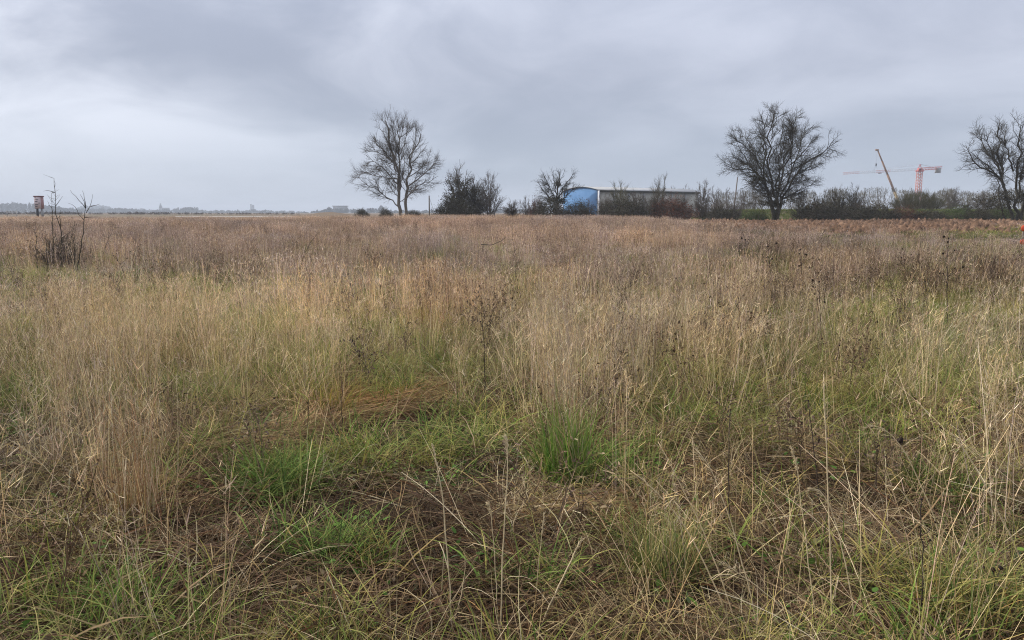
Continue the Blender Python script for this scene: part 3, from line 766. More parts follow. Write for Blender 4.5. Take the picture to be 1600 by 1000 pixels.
def leaf_quads(rg, C, size, spread):
    n = len(C); c = C + rg.randn(n, 3) * spread
    a = rg.randn(n, 3); a /= np.linalg.norm(a, axis=1)[:, None]
    b = np.cross(a, rg.randn(n, 3)); b /= np.linalg.norm(b, axis=1)[:, None] + 1e-9
    s = size * (0.6 + 0.8 * rg.rand(n))[:, None]
    V = np.stack([c - a * s, c + b * s * 0.45, c + a * s, c - b * s * 0.45], 1).reshape(-1, 3)
    return V, np.arange(4 * n).reshape(-1, 4)
TREE_LEVELS = [(23, 0.16, (28, 60), 0.26, 0.9, 7, 0.08, 0.11, 0.011), (12, 0.1, (25, 62), 0.38, 0.4, 5, 0.07, 0.15, 0.010), (9, 0.1, (20, 62), 0.45, 0.27, 3, 0.06, 0.17, 0.009)]
def tree(name, label, cat, base, stems, radii, seed, levels, Lref, bark_m, twig_m, leaf=None, group=None):
    """stems in world coordinates; parts: trunk (stems), crown (branches and twigs), leaves"""
    root = tag(empty(name, base), label, cat, group)
    b = np.asarray(base, float)
    tr, cr, pts = limbs(seed, [np.asarray(s, float) - b for s in stems], radii, levels, Lref)
    rg = np.random.RandomState(seed + 1)
    add('trunk', make_mesh('trunk', *tr, None, bark_m, None, True), root)
    tag(add('crown', make_mesh('crown', *cr, None, twig_m), root), kind='stuff')
    for nm, mat, fn, n, size, spread in (leaf or []):
        c = pts[fn(pts)]
        if len(c) == 0: continue
        V, Q = leaf_quads(rg, c[rg.randint(len(c), size=n)], size, spread)
        tag(add(nm, make_mesh(nm, V, Q, None, mat), root), kind='stuff')
    return root
def px_stem(pts, Y, rg, spread=0.35, root=None):
    P = np.array([at(u, v, Y) for u, v in pts])
    dy = rg.uniform(-1, 1) * spread * np.linalg.norm(P[-1] - P[0])
    P[:, 1] += dy * np.linspace(0, 1, len(P))
    if root is not None: P = np.concatenate([[root], P])
    return P
def crop(x0, y0, s): return lambda pts: [(x0 + x / s, y0 + y / s) for x, y in pts]

# the tall bare tree left of centre
rg = np.random.RandomState(3)
k = crop(520, 160, 5.264); Y = 92.0
base = on_ground(629, Y)
ra = base + [-0.25, 0, -0.1]; rb = base + [0.45, 0.1, -0.1]
st = [px_stem(k([(553, 850), (545, 720), (525, 560), (515, 440), (475, 320), (440, 190), (420, 120)]), Y, rg, 0.08, ra),
      px_stem(k([(545, 720), (550, 560), (540, 400), (540, 280), (520, 110)]), Y, rg, 0.12),
      px_stem(k([(600, 850), (615, 720), (628, 560), (640, 450), (700, 330), (740, 240)]), Y, rg, 0.08, rb),
      px_stem(k([(545, 860), (430, 760), (330, 700), (230, 650), (165, 560)]), Y, rg, 0.3),
      px_stem(k([(530, 660), (400, 520), (300, 460), (240, 470)]), Y, rg, 0.4),
      px_stem(k([(520, 560), (440, 400), (350, 340), (300, 260)]), Y, rg, 0.5),
      px_stem(k([(612, 780), (700, 680), (800, 650), (890, 600)]), Y, rg, 0.3),
      px_stem(k([(625, 680), (740, 600), (830, 520), (900, 470)]), Y, rg, 0.4),
      px_stem(k([(545, 420), (610, 280), (640, 160)]), Y, rg, 0.4),
      px_stem(k([(635, 500), (720, 420), (790, 330)]), Y, rg, 0.5),
      px_stem(k([(540, 700), (600, 560), (610, 430)]), Y, rg, 0.6),
      px_stem(k([(515, 450), (420, 260), (370, 150)]), Y, rg, 0.4), px_stem(k([(535, 330), (580, 200), (590, 90)]), Y, rg, 0.4),
      px_stem(k([(505, 480), (360, 380), (230, 400)]), Y, rg, 0.4), px_stem(k([(640, 460), (680, 300), (690, 180)]), Y, rg, 0.4),
      px_stem(k([(630, 600), (760, 520), (810, 400)]), Y, rg, 0.5), px_stem(k([(535, 620), (380, 600), (250, 560), (180, 600)]), Y, rg, 0.4),
      px_stem(k([(540, 360), (480, 200), (470, 90)]), Y, rg, 0.5), px_stem(k([(615, 730), (720, 700), (780, 720)]), Y, rg, 0.4)]
tree('bare_tree', 'tallest bare grey tree with two trunks left of the picture centre', 'tree', base, st, [.23, .15, .21, .08, .09, .09, .08, .09, .07, .07, .06, .07, .06, .07, .07, .06, .06, .06, .05], 21, TREE_LEVELS, 9.0, M_bark_grey, M_twig_grey).scale = (0.94, 0.94, 0.97)

# the broad dark tree on the right
k = crop(1090, 140, 4.346); Y = 84.0
base = on_ground(1212, Y)
r_ = lambda dx, dy: base + [dx, dy, -0.15]
st = [px_stem(k([(510, 800), (460, 650), (400, 540), (320, 500), (240, 520), (140, 480)]), Y, rg, 0.2, r_(-.3, 0)),
      px_stem(k([(515, 790), (450, 600), (430, 450), (440, 280), (420, 200), (450, 120)]), Y, rg, 0.25, r_(-.15, .2)),
      px_stem(k([(530, 780), (490, 580), (480, 420), (500, 250), (520, 100), (585, 95)]), Y, rg, 0.2, r_(0, -.2)),
      px_stem(k([(545, 780), (570, 560), (630, 420), (660, 260), (680, 130)]), Y, rg, 0.25, r_(.1, .2)),
      px_stem(k([(555, 790), (640, 580), (740, 460), (850, 400), (940, 320)]), Y, rg, 0.3, r_(.3, 0)),
      px_stem(k([(550, 770), (650, 560), (700, 400), (740, 260), (820, 190)]), Y, rg, 0.3, r_(.2, -.2)),
      px_stem(k([(560, 740), (680, 690), (780, 650), (860, 590)]), Y, rg, 0.4),
      px_stem(k([(500, 730), (430, 640), (370, 600), (330, 560)]), Y, rg, 0.5),
      px_stem(k([(460, 640), (380, 430), (280, 330), (200, 330), (190, 240)]), Y, rg, 0.3),
      px_stem(k([(530, 720), (540, 520), (560, 380), (600, 220)]), Y, rg, 0.6),
      px_stem(k([(540, 720), (600, 500), (720, 330), (720, 120)]), Y, rg, 0.5),
      px_stem(k([(520, 720), (500, 520), (380, 330), (400, 200)]), Y, rg, 0.6),
      px_stem(k([(600, 640), (720, 520), (860, 470), (900, 440)]), Y, rg, 0.5), px_stem(k([(640, 480), (800, 330), (880, 260)]), Y, rg, 0.4),
      px_stem(k([(440, 620), (320, 440), (260, 280)]), Y, rg, 0.4), px_stem(k([(650, 450), (620, 300), (640, 180)]), Y, rg, 0.5),
      px_stem(k([(480, 450), (560, 300), (540, 170)]), Y, rg, 0.5), px_stem(k([(400, 540), (280, 440), (180, 420)]), Y, rg, 0.5)]
tree('bare_tree', 'broad dark many stemmed bare tree by the turned earth on the right', 'tree', base, st, [.15, .15, .16, .15, .16, .14, .08, .08, .09, .10, .10, .10, .08, .08, .08, .08, .07, .07], 31, [(27, 0.22, (25, 65), 0.21, 0.9, 7, 0.05, 0.20, 0.013), (13, 0.1, (25, 75), 0.38, 0.4, 5, 0.03, 0.25, 0.011), (10, 0.1, (20, 75), 0.45, 0.27, 3, 0.03, 0.27, 0.010)], 9.0, M_bark_dark, M_twig_dark,
     [('moss', M_leaf_moss, lambda p: (p[:, 2] > 4.5) & (p[:, 0] < -0.9) & (p[:, 0] > -3.6) & (p[:, 2] < 10), 2200, 0.06, 0.12), ('ivy', M_leaf_dark, lambda p: (p[:, 2] < 2.4) & (np.abs(p[:, 0]) < 1.2), 1800, 0.09, 0.16)]).scale = (0.91, 0.91, 0.93)

# the tree cut by the right edge of the picture
k = crop(1300, 180, 4.547); Y = 80.0
base = on_ground(1588, Y)
r_ = lambda dx, dy: base + [dx, dy, -0.15]
st = [px_stem(k([(1280, 680), (1230, 500), (1200, 380), (1180, 200), (1200, 60)]), Y, rg, 0.2, r_(-.3, 0)),
      px_stem(k([(1225, 500), (1150, 400), (1020, 380), (930, 220)]), Y, rg, 0.3),
      px_stem(k([(1300, 650), (1290, 450), (1300, 300), (1290, 80)]), Y, rg, 0.25, r_(0, .2)),
      px_stem(k([(1340, 660), (1400, 450), (1430, 250), (1440, 120)]), Y, rg, 0.25, r_(.3, 0)),
      px_stem(k([(1350, 640), (1480, 480), (1600, 380), (1680, 260)]), Y, rg, 0.3, r_(.4, -.2)),
      px_stem(k([(1190, 640), (1180, 480), (1130, 420)]), Y, rg, 0.3, r_(-.9, .1)),
      px_stem(k([(1240, 540), (1120, 300), (1020, 150)]), Y, rg, 0.5),
      px_stem(k([(1330, 560), (1340, 400), (1380, 250)]), Y, rg, 0.7),
      px_stem(k([(1210, 420), (1120, 220), (1110, 90)]), Y, rg, 0.5), px_stem(k([(1290, 400), (1240, 200), (1260, 60)]), Y, rg, 0.5), px_stem(k([(1150, 400), (1000, 280), (960, 270)]), Y, rg, 0.4)]
tree('bare_tree', 'dark bare tree cut off by the right edge of the picture', 'tree', base, st, [.17, .12, .17, .16, .14, .09, .10, .10, .09, .09, .07], 41, [(25, 0.2, (25, 62), 0.22, 0.9, 7, 0.06, 0.20, 0.013), (12, 0.1, (25, 70), 0.38, 0.4, 5, 0.04, 0.24, 0.011), (7, 0.1, (20, 70), 0.45, 0.25, 3, 0.03, 0.26, 0.011)], 8.0, M_bark_dark, M_twig_dark,
     [('ivy', M_leaf_dark, lambda p: (p[:, 2] < 3.0), 2800, 0.10, 0.22)])

# the small round bare tree in front of the blue gable
k = crop(780, 240, 4.571); Y = 96.0
base = on_ground(869, Y)
st = [px_stem(k([(415, 380), (412, 300), (425, 210), (430, 130)]), Y, rg, 0.1, base + [0, 0, -0.1]),
      px_stem(k([(412, 350), (350, 220), (310, 130)]), Y, rg, 0.3), px_stem(k([(416, 340), (470, 220), (530, 140)]), Y, rg, 0.3),
      px_stem(k([(420, 360), (500, 280), (570, 220)]), Y, rg, 0.3), px_stem(k([(410, 360), (330, 290), (275, 200)]), Y, rg, 0.3), px_stem(k([(415, 330), (390, 220), (380, 140)]), Y, rg, 0.7)]
tree('bare_tree', 'small round bare tree standing just left of the blue gable', 'tree', base, st, [.16, .09, .09, .09, .09, .08], 51, [(20, 0.2, (25, 55), 0.25, 0.5, 6, 0.05, 0.18, 0.016), (9, 0.12, (25, 60), 0.38, 0.28, 4, 0.03, 0.2, 0.014), (5, 0.15, (20, 65), 0.5, 0.18, 3, 0.03, 0.2, 0.013)], 5.0, M_bark_dark, M_twig_dark,
     [('ivy', M_leaf_dark, lambda p: (p[:, 2] < 2.6) & (np.abs(p[:, 0]) < 0.9), 1200, 0.09, 0.18)])
nest = MB().blob(at(873, 288, Y), 0.32, 4, 0.35, (1, 1, 0.8), 9, 7)
tag(nest.build('bird_nest', M_twig_dark), 'dark twig nest in the small round tree beside the blue gable', 'nest')

# ---- shrubs: a few grown shapes, copied with their parts
def shrub_shape(seed, W, H, n_stem, kind):
    """a bush at the origin, W wide and H tall"""
    rg = np.random.RandomState(seed)
    root = empty('shrub')
    st = []
    for i in range(n_stem):
        a = i * 2.4 + rg.rand() * 0.8; q = (i + 0.5) / n_stem
        r = W * 0.46 * sqrt(q) * (0.8 + 0.3 * rg.rand())
        top = H * (0.98 - 0.62 * q ** 2) * (0.78 + 0.25 * rg.rand())
        if kind == 'thin': r *= 0.55; top = H * (0.6 + 0.35 * rg.rand())
        if kind in ('bramble', 'dome'): top = H * sqrt(max(0.12, 1 - q)) * (0.8 + 0.2 * rg.rand())
        b0 = np.array([cos(a), sin(a), 0]) * r * (0.7 if kind in ('bramble', 'dome') else 0.22)
        st.append([b0 - [0, 0, 0.1], b0 + np.array([cos(a) * r * 0.22, sin(a) * r * 0.22, top * 0.45]), np.array([cos(a) * r, sin(a) * r, top])])
    lv = {'dense': [(16, 0.1, (25, 60), 0.34, 0.2, 5, 0.06, 0.2, 0.014), (9, 0.1, (25, 65), 0.4, 0.15, 4, 0.05, 0.22, 0.014), (4, 0.1, (20, 60), 0.5, 0.1, 3, 0.05, 0.2, 0.014)],
          'thin': [(18, 0.15, (20, 45), 0.28, 0.3, 5, 0.12, 0.14, 0.013), (8, 0.1, (20, 45), 0.4, 0.2, 4, 0.10, 0.14, 0.012), (4, 0.1, (20, 45), 0.5, 0.15, 3, 0.08, 0.14, 0.012)],
          'dome': [(16, 0.05, (10, 40), 0.40, 0.4, 4, 0.25, 0.10, 0.008), (10, 0.05, (10, 35), 0.5, 0.35, 3, 0.25, 0.10, 0.008)],
          'bramble': [(12, 0.1, (30, 80), 0.5, 0.4, 5, 0.0, 0.25, 0.010), (6, 0.1, (25, 75), 0.5, 0.2, 4, 0.0, 0.25, 0.010)]}.get(kind,
         [(15, 0.1, (20, 55), 0.34, 0.2, 5, 0.08, 0.18, 0.014), (9, 0.1, (20, 60), 0.4, 0.15, 4, 0.06, 0.2, 0.014), (5, 0.1, (20, 60), 0.5, 0.12, 3, 0.05, 0.2, 0.013)])
    tm = {'dense': M_twig_dark, 'bare': M_twig_grey, 'bramble': M_twig_brown, 'thin': M_twig_grey, 'dome': M_twig_olive, 'brown': M_twig_brown}[kind]
    tr, cr, pts = limbs(seed, st, [0.016 * H * (0.5 + 0.4 * rg.rand()) + 0.01 for _ in st], lv, H * 0.9)
    pts = pts[pts[:, 2] > 0.03]
    tag(add('stems', make_mesh('stems', *tr, None, tm), root), kind='stuff')
    tag(add('crown', make_mesh('crown', *cr, None, tm), root), kind='stuff')
    if kind == 'dense':
        c = pts[pts[:, 2] < H * 0.66]
        tag(add('leaves', make_mesh('leaves', *leaf_quads(rg, c[rg.randint(len(c), size=3600)], 0.07, 0.15), None, M_leaf_dark), root), kind='stuff')
    if kind == 'bramble':
        tag(add('leaves', make_mesh('leaves', *leaf_quads(rg, pts[rg.randint(len(pts), size=4600)], 0.06, 0.10), None, M_leaf_bramble), root), kind='stuff')
    return root
SHAPES = {'dense': [shrub_shape(61, 4.2, 5.0, 12, 'dense'), shrub_shape(62, 4.0, 4.6, 12, 'dense')],
          'bare': [shrub_shape(71, 3.6, 4.2, 9, 'bare'), shrub_shape(72, 3.6, 4.2, 9, 'bare')],
          'brown': [shrub_shape(75, 4.0, 3.4, 15, 'brown'), shrub_shape(76, 4.0, 3.4, 15, 'brown')],
          'bramble': [shrub_shape(81, 3.6, 1.9, 24, 'bramble'), shrub_shape(82, 3.6, 1.9, 24, 'bramble')],
          'thin': [shrub_shape(91, 3.2, 7.0, 3, 'thin'), shrub_shape(92, 3.2, 7.0, 4, 'thin')],
          'dome': [shrub_shape(95, 8.5, 3.8, 70, 'dome')]}
SIZE = {'dense': (4.2, 5.0), 'bare': (3.6, 4.2), 'brown': (4.0, 3.4), 'bramble': (3.6, 1.9), 'thin': (3.2, 7.0), 'dome': (8.5, 3.8)}
used_shapes = set()
def put_shrub(name, kind, var, u, top_v, hw, Y, label, cat, group=None, swap=None, rz=None):
    src = SHAPES[kind][var % len(SHAPES[kind])]
    if id(src) in used_shapes:
        o = src.copy(); COL.objects.link(o)
        for c in src.children:
            d = c.copy(); COL.objects.link(d); d.parent = o
    else:
        o = src; used_shapes.add(id(src))
    o.name = name
    b = on_ground(u, Y); m = Y / FPX
    H = at(u, top_v, Y)[2] - b[2]; W = 2 * hw * m
    o.location = tuple(b); W0, H0 = SIZE[kind]
    o.scale = (W / W0, W / W0, H / H0)
    o.rotation_euler = (0, 0, (u * 1.7) % 6.28 if rz is None else rz)
    for key in ('label', 'category', 'group', 'kind'):
        if key in o: del o[key]
    tag(o, label, cat, group)
    if swap:
        for c in o.children:
            for nm, mt in swap.items():
                if c.name.startswith(nm): c.material_slots[0].link = 'OBJECT'; c.material_slots[0].material = mt
    return o
G1 = 'shrubs along the far edge of the meadow'
G2 = 'bushes of the hedge right of the broad tree'
G3 = 'thin bare trees behind the barn'
G4 = 'brambles at the foot of the bank'
shrubs = [
 ('evergreen_shrub', 'dense', 0, 717, 247, 33, 95, 'tall dark evergreen shrub, leftmost of the thicket right of the tallest tree', 'shrub', G1, {'crown': M_twig_brown}),
 ('evergreen_shrub', 'dense', 1, 744, 262, 33, 97, 'dark evergreen shrub in the middle of the thicket beside the tallest tree', 'shrub', G1, {'crown': M_twig_brown}),
 ('bare_shrub', 'bare', 0, 766, 268, 27, 94, 'grey leafless shrub at the right end of the dark evergreen thicket', 'shrub', G1, None),
 ('bramble_bush', 'bramble', 0, 708, 312, 34, 90, 'low dark bramble at the foot of the evergreen thicket', 'bramble', G1, {'leaves': M_leaf_dark}),
 ('bare_shrub', 'brown', 0, 800, 311, 20, 98, 'low brown shrub between the thicket and the small round tree', 'shrub', G1, None),
 ('bare_shrub', 'bare', 1, 822, 304, 14, 102, 'low grey twiggy shrub left of the rust red bush', 'shrub', G1, None),
 ('rust_bush', 'bramble', 1, 838, 312, 13, 97, 'small rust red bush left of the small round tree', 'bush', G1, {'leaves': M_leaf_rust}),
 ('bramble_bush', 'bramble', 0, 862, 314, 32, 94, 'dark bramble around the trunk of the small round tree', 'bramble', G1, {'leaves': M_leaf_dark}),
 ('bramble_bush', 'bramble', 1, 905, 317, 26, 95, 'dark bramble in front of the blue gable', 'bramble', G1, {'leaves': M_leaf_dark}),
 ('thin_sapling', 'thin', 0, 919, 301, 9, 99, 'thin sapling standing in front of the blue gable', 'sapling', G1, None),
 ('bare_shrub', 'brown', 1, 945, 302, 19, 97, 'brown bush at the corner of the barn beside the blue gable', 'shrub', G1, None),
 ('pale_shrub', 'bare', 0, 967, 282, 22, 99, 'pale green twiggy shrub in front of the left end of the barn', 'shrub', G1, {'crown': M_twig_olive, 'stems': M_twig_olive}),
 ('bare_shrub', 'brown', 0, 995, 298, 26, 96, 'brown bush in front of the barn, left of the tall grey shrub', 'shrub', G1, None),
 ('tall_shrub', 'bare', 1, 1026, 270, 24, 98, 'tallest grey shrub rising over the barn roof', 'shrub', G1, {'crown': M_twig_pale, 'stems': M_twig_pale}),
 ('bare_shrub', 'brown', 1, 1028, 298, 22, 94, 'dark brown bush at the foot of the tallest grey shrub', 'shrub', G1, None),
 ('bare_shrub', 'brown', 0, 1062, 303, 24, 97, 'brown bush in front of the white barn post', 'shrub', G1, None),
 ('bare_shrub', 'brown', 1, 1098, 307, 22, 98, 'low brown bush in front of the right end of the barn', 'shrub', G1, None),
 ('bramble_bush', 'bramble', 0, 975, 312, 38, 92, 'dark bramble in front of the left half of the barn', 'bramble', G1, None),
 ('bramble_bush', 'bramble', 1, 1050, 313, 38, 93, 'dark bramble in front of the right half of the barn', 'bramble', G1, None),
 ('bramble_bush', 'bramble', 0, 1128, 325, 26, 92, 'low bramble right of the barn, left of the green bank', 'bramble', G1, None),
 ('bare_shrub', 'brown', 0, 1121, 310, 22, 100, 'brown bush just right of the barn, left of the leaning pole', 'shrub', G1, None),
 ('bare_shrub', 'brown', 1, 1150, 316, 18, 99, 'low brown bush at the foot of the leaning pole', 'shrub', G1, None),
 ('bare_shrub', 'bare', 0, 1097, 281, 18, 130, 'grey leafless shrub behind the right end of the barn roof', 'shrub', G1, None),
 ('thin_tree', 'thin', 1, 1118, 286, 14, 150, 'first of the thin bare trees right of the barn', 'tree', G3, None),
 ('thin_tree', 'thin', 0, 1135, 284, 13, 155, 'second thin bare tree right of the barn', 'tree', G3, None),
 ('thin_tree', 'thin', 1, 1160, 288, 12, 150, 'thin bare tree just right of the leaning pole', 'tree', G3, None),
 ('thin_tree', 'thin', 0, 1178, 292, 11, 150, 'thin bare tree half hidden behind the broad dark tree', 'tree', G3, None),
 ('thin_tree', 'thin', 1, 985, 284, 14, 205, 'thin bare tree behind the barn roof, left of the tallest grey shrub', 'tree', G3, None),
 ('thin_tree', 'thin', 0, 1052, 280, 15, 205, 'thin bare tree behind the barn roof, right of the tallest grey shrub', 'tree', G3, None),
 ('thin_tree', 'thin', 1, 1074, 284, 13, 205, 'thin bare tree behind the middle of the right barn roof', 'tree', G3, None),
 ('hedge_bush', 'brown', 0, 1252, 306, 22, 88, 'first dark bush of the hedge beside the broad tree trunk', 'bush', G2, {'crown': M_twig_dark, 'stems': M_twig_dark}),
 ('hedge_bush', 'brown', 1, 1280, 299, 26, 90, 'second dark bush of the hedge right of the broad tree', 'bush', G2, {'crown': M_twig_dark, 'stems': M_twig_dark}),
 ('hedge_bush', 'brown', 0, 1308, 291, 27, 91, 'tall dark bush in the middle of the hedge right of the broad tree', 'bush', G2, {'crown': M_twig_dark, 'stems': M_twig_dark}),
 ('hedge_bush', 'brown', 1, 1334, 287, 22, 92, 'tallest dark bush at the right end of the hedge, left of the crane boom', 'bush', G2, {'crown': M_twig_dark, 'stems': M_twig_dark}),
 ('hedge_bush', 'dense', 0, 1345, 312, 28, 88, 'low dark leafy bush where the hedge ends below the crane boom', 'bush', G2, None),
 ('bramble_bush', 'bramble', 1, 1290, 318, 50, 86, 'wide dark bramble in front of the hedge', 'bramble', G4, {'leaves': M_leaf_dark}),
 ('thin_tree', 'thin', 0, 1376, 285, 17, 150, 'pale bare tree behind the hedge, left of the crane boom', 'tree', G3, {'crown': M_twig_pale}),
 ('thin_tree', 'thin', 1, 1415, 289, 14, 150, 'pale bare tree between the crane boom and the red tower', 'tree', G3, {'crown': M_twig_pale}),
 ('willow_mound', 'dome', 0, 1437, 300, 52, 118, 'wide olive dome of dense willow twigs below the red tower crane', 'willow', None, None),
 ('bare_shrub', 'bare', 1, 1487, 291, 17, 112, 'bare shrub at the right end of the olive willow dome', 'shrub', None, None),
 ('conical_bush', 'dense', 1, 1509, 311, 12, 105, 'small pointed dark bush left of the tree at the right edge', 'bush', None, None),
 ('bare_shrub', 'bare', 0, 1536, 296, 24, 104, 'grey bare shrub left of the tree at the right edge', 'shrub', None, None),
 ('bare_shrub', 'bare', 1, 1563, 300, 16, 100, 'grey bare shrub close against the tree at the right edge', 'shrub', None, None),
 ('bramble_bush', 'bramble', 0, 1372, 321, 34, 86, 'dark bramble under the crane boom', 'bramble', G4, {'leaves': M_leaf_dark}),
 ('bramble_bush', 'bramble', 1, 1412, 326, 30, 86, 'green brown bramble left below the olive willow dome', 'bramble', G4, None),
 ('bramble_bush', 'bramble', 0, 1452, 328, 30, 85, 'green brown bramble right below the olive willow dome', 'bramble', G4, None),
 ('bramble_bush', 'bramble', 1, 1492, 326, 28, 86, 'bramble below the small pointed bush', 'bramble', G4, {'leaves': M_leaf_green}),
 ('bramble_bush', 'bramble', 0, 1528, 328, 28, 84, 'bramble with a pale dead branch left of the right edge tree', 'bramble', G4, None),
 ('bramble_bush', 'bramble', 1, 1562, 325, 24, 85, 'bramble at the foot of the right edge tree', 'bramble', G4, {'leaves': M_leaf_green}),
 ('bramble_bush', 'bramble', 0, 1640, 320, 40, 82, 'bramble right of the right edge tree', 'bramble', G4, None),
 ('bramble_bush', 'bramble', 1, 1180, 330, 22, 88, 'green bramble left of the broad dark trunk', 'bramble', G4, {'leaves': M_leaf_green}),
 ('low_bush', 'bramble', 0, 566, 327, 12, 118, 'low dark bush left of the tallest tree, beside the earth mound', 'bush', G1, {'leaves': M_leaf_dark}),
 ('low_bush', 'bramble', 1, 603, 327, 12, 112, 'low dark bush just left of the tallest trunk', 'bush', G1, {'leaves': M_leaf_dark}),
 ('low_bush', 'bramble', 0, 648, 330, 16, 112, 'low dark bush just right of the tallest trunk', 'bush', G1, {'leaves': M_leaf_dark}),
]
for s in shrubs: put_shrub(*s[:10], swap=s[10])

# ---- the saplings in the meadow on the left
k = crop(20, 280, 7.14); Y = 17.0
def sapling(label, pts, branches, r, Y, seed, name='bare_sapling', group='leafless saplings in the meadow on the left', mat=None):
    rg = np.random.RandomState(seed)
    b = on_ground(pts[0][0], Y); root = tag(empty(name, b), label, 'sapling', group)
    def line(pp, y, n=3):
        P = np.array([at(u, v, y) for u, v in pp]) - b
        return P
    P = line(pts, Y); P = np.concatenate([[[P[0][0] * 0.7, 0, -0.05]], P]) if P[0][2] > 0.05 else P
    P = resample(P, 0.10); P[1:-1] += rg.randn(len(P) - 2, 3) * 0.008
    r *= 0.75
    MB().tube(P, np.linspace(r, r * 0.22, len(P)), 6).build('stem', mat or M_twig_dark, root)
    for bp in branches:
        Q = line(bp, Y); Q[:, 1] += np.linspace(0, rg.uniform(-.3, .3), len(Q)); Q = resample(Q, 0.09); Q[1:] += rg.randn(len(Q) - 1, 3) * 0.008
        MB().tube(Q, np.linspace(r * 0.5, r * 0.14, len(Q)), 5).build('branch', mat or M_twig_dark, root)
    m = MB()
    for i in range(4, len(P)):
        for _ in range(2):
            d = rg.randn(3) * [1, 1, 0.3] + [0, 0, 0.5]; d /= np.linalg.norm(d); L_ = rg.uniform(0.05, 0.22)
            m.bar(P[i], P[i] + d * L_, 0.0035, 0.0015, 3)
    tag(m.build('twigs', mat or M_twig_dark, root), kind='stuff')
    return root
sapling('thin straight sapling, leftmost tall one by the red and white tower', k([(455, 900), (450, 600), (440, 350), (432, 160)]), [k([(450, 600), (400, 480), (360, 330)]), k([(440, 330), (400, 290), (380, 240)])], 0.014, Y, 1)
sapling('tallest leafless sapling in the meadow on the left', k([(550, 1000), (545, 620), (525, 520), (480, 400), (475, 200), (460, -10)]), [k([(530, 520), (545, 440), (580, 340)]), k([(545, 660), (600, 620), (660, 590), (700, 500)]), k([(478, 300), (520, 220), (540, 190)]), k([(470, 150), (420, 120), (380, 130)])], 0.020, Y, 2)
sapling('leafless sapling with forked top, rightmost of the left saplings', k([(720, 1000), (770, 700), (800, 460), (815, 300)]), [k([(815, 380), (870, 290), (895, 170)]), k([(800, 460), (740, 400), (690, 300), (620, 260)]), k([(810, 320), (750, 220), (690, 120)]), k([(817, 320), (830, 170)]), k([(812, 300), (790, 240), (745, 120)]), k([(860, 310), (920, 290), (980, 280)]), k([(800, 430), (850, 420), (890, 410)])], 0.022, Y, 3)
sapling('short dark sapling between the two tallest left saplings', k([(640, 1000), (635, 800), (645, 640), (690, 520)]), [k([(640, 760), (600, 660)]), k([(645, 660), (730, 560), (770, 500)])], 0.013, Y + .3, 4)
sapling('short broken dark sapling at the left end of the left group', k([(280, 1000), (260, 760), (265, 620), (230, 560), (150, 500)]), [k([(265, 640), (280, 540)]), k([(262, 720), (290, 680)])], 0.013, Y + .2, 5)
sapling('short dark stump of a sapling, second from the left', k([(385, 1000), (372, 760), (368, 590)]), [], 0.014, Y - .3, 6)
sapling('short dark sapling right of the forked one, leaning right', k([(1010, 1000), (1020, 800), (1080, 640), (1135, 540)]), [k([(1030, 740), (1000, 620), (970, 560)])], 0.010, Y + 1.2, 7)
sapling('short thick dark stem below the forked sapling', k([(690, 1000), (690, 800), (685, 650)]), [k([(690, 800), (740, 720)])], 0.016, Y - .2, 8)
sapling('curved dark twig arching right in the meadow left of centre', [(470, 450), (468, 425), (476, 392), (496, 364)], [[(474, 400), (484, 390)]], 0.010, 12.5, 9, 'curved_twig', None)
sapling('dark twig with a sideways fork in the meadow at the centre', [(806, 420), (803, 392), (800, 350)], [[(803, 396), (815, 378)]], 0.008, 14.5, 10, 'forked_twig', None)
d = MB(); Pn = np.array([at(752, 382, 14.0), at(768, 383, 14.1), at(784, 376, 14.2), at(790, 371, 14.2)])
d.tube(resample(Pn, 0.05), np.linspace(0.009, 0.005, len(resample(Pn, 0.05))), 5)
tag(d.build('fallen_twig', M_twig_brown), 'crooked brown twig lying across the grass tops at the centre', 'twig')

put_shrub('bare_bush', 'brown', 0, 95, 360, 42, 17.8, 'low twiggy brown bush around the foot of the left saplings', 'bush', None, swap={'crown': M_twig_brown, 'stems': M_twig_brown})

# ------------------------------------------------------------------ buildings and cranes
M_blue = noisy('blue_sheeting', (0.105, 0.215, 0.39), (0.14, 0.26, 0.45), 0.6, 0.85, 0.0, 0.05)
M_barnwall = noisy('grey_green_boards', (0.28, 0.27, 0.23), (0.42, 0.405, 0.35), 0.8, 0.9)
M_fascia = noisy('dark_fascia', (0.035, 0.04, 0.032), (0.06, 0.065, 0.055), 1.0, 0.8)
M_roof = noisy('pale_roof_sheets', (0.34, 0.34, 0.33), (0.46, 0.455, 0.44), 0.5, 0.7)
M_plaster = noisy('pale_plaster', (0.36, 0.35, 0.32), (0.48, 0.46, 0.42), 1.0, 0.9)
M_red = noisy('crane_red', (0.50, 0.12, 0.12), (0.62, 0.19, 0.18), 0.6, 0.6)
M_redpale = noisy('crane_faded_red', (0.55, 0.20, 0.16), (0.65, 0.28, 0.22), 0.6, 0.5)
M_white = noisy('crane_white', (0.60, 0.60, 0.62), (0.72, 0.72, 0.74), 0.6, 0.5)
M_concrete = noisy('concrete_block', (0.22, 0.22, 0.22), (0.34, 0.34, 0.33), 1.0, 0.9)
M_boomdark = noisy('brown_boom_steel', (0.20, 0.10, 0.05), (0.27, 0.145, 0.075), 1.0, 0.6)
M_yellow = noisy('crane_yellow', (0.50, 0.33, 0.12), (0.60, 0.42, 0.18), 1.0, 0.5)
M_steel = noisy('galvanised_steel', (0.25, 0.26, 0.27), (0.38, 0.39, 0.40), 2.0, 0.5)
M_pole = noisy('weathered_wood', (0.13, 0.11, 0.09), (0.22, 0.19, 0.16), 3.0, 0.9)
M_far = noisy('far_masonry', (0.16, 0.16, 0.17), (0.24, 0.23, 0.24), 0.1, 0.9)
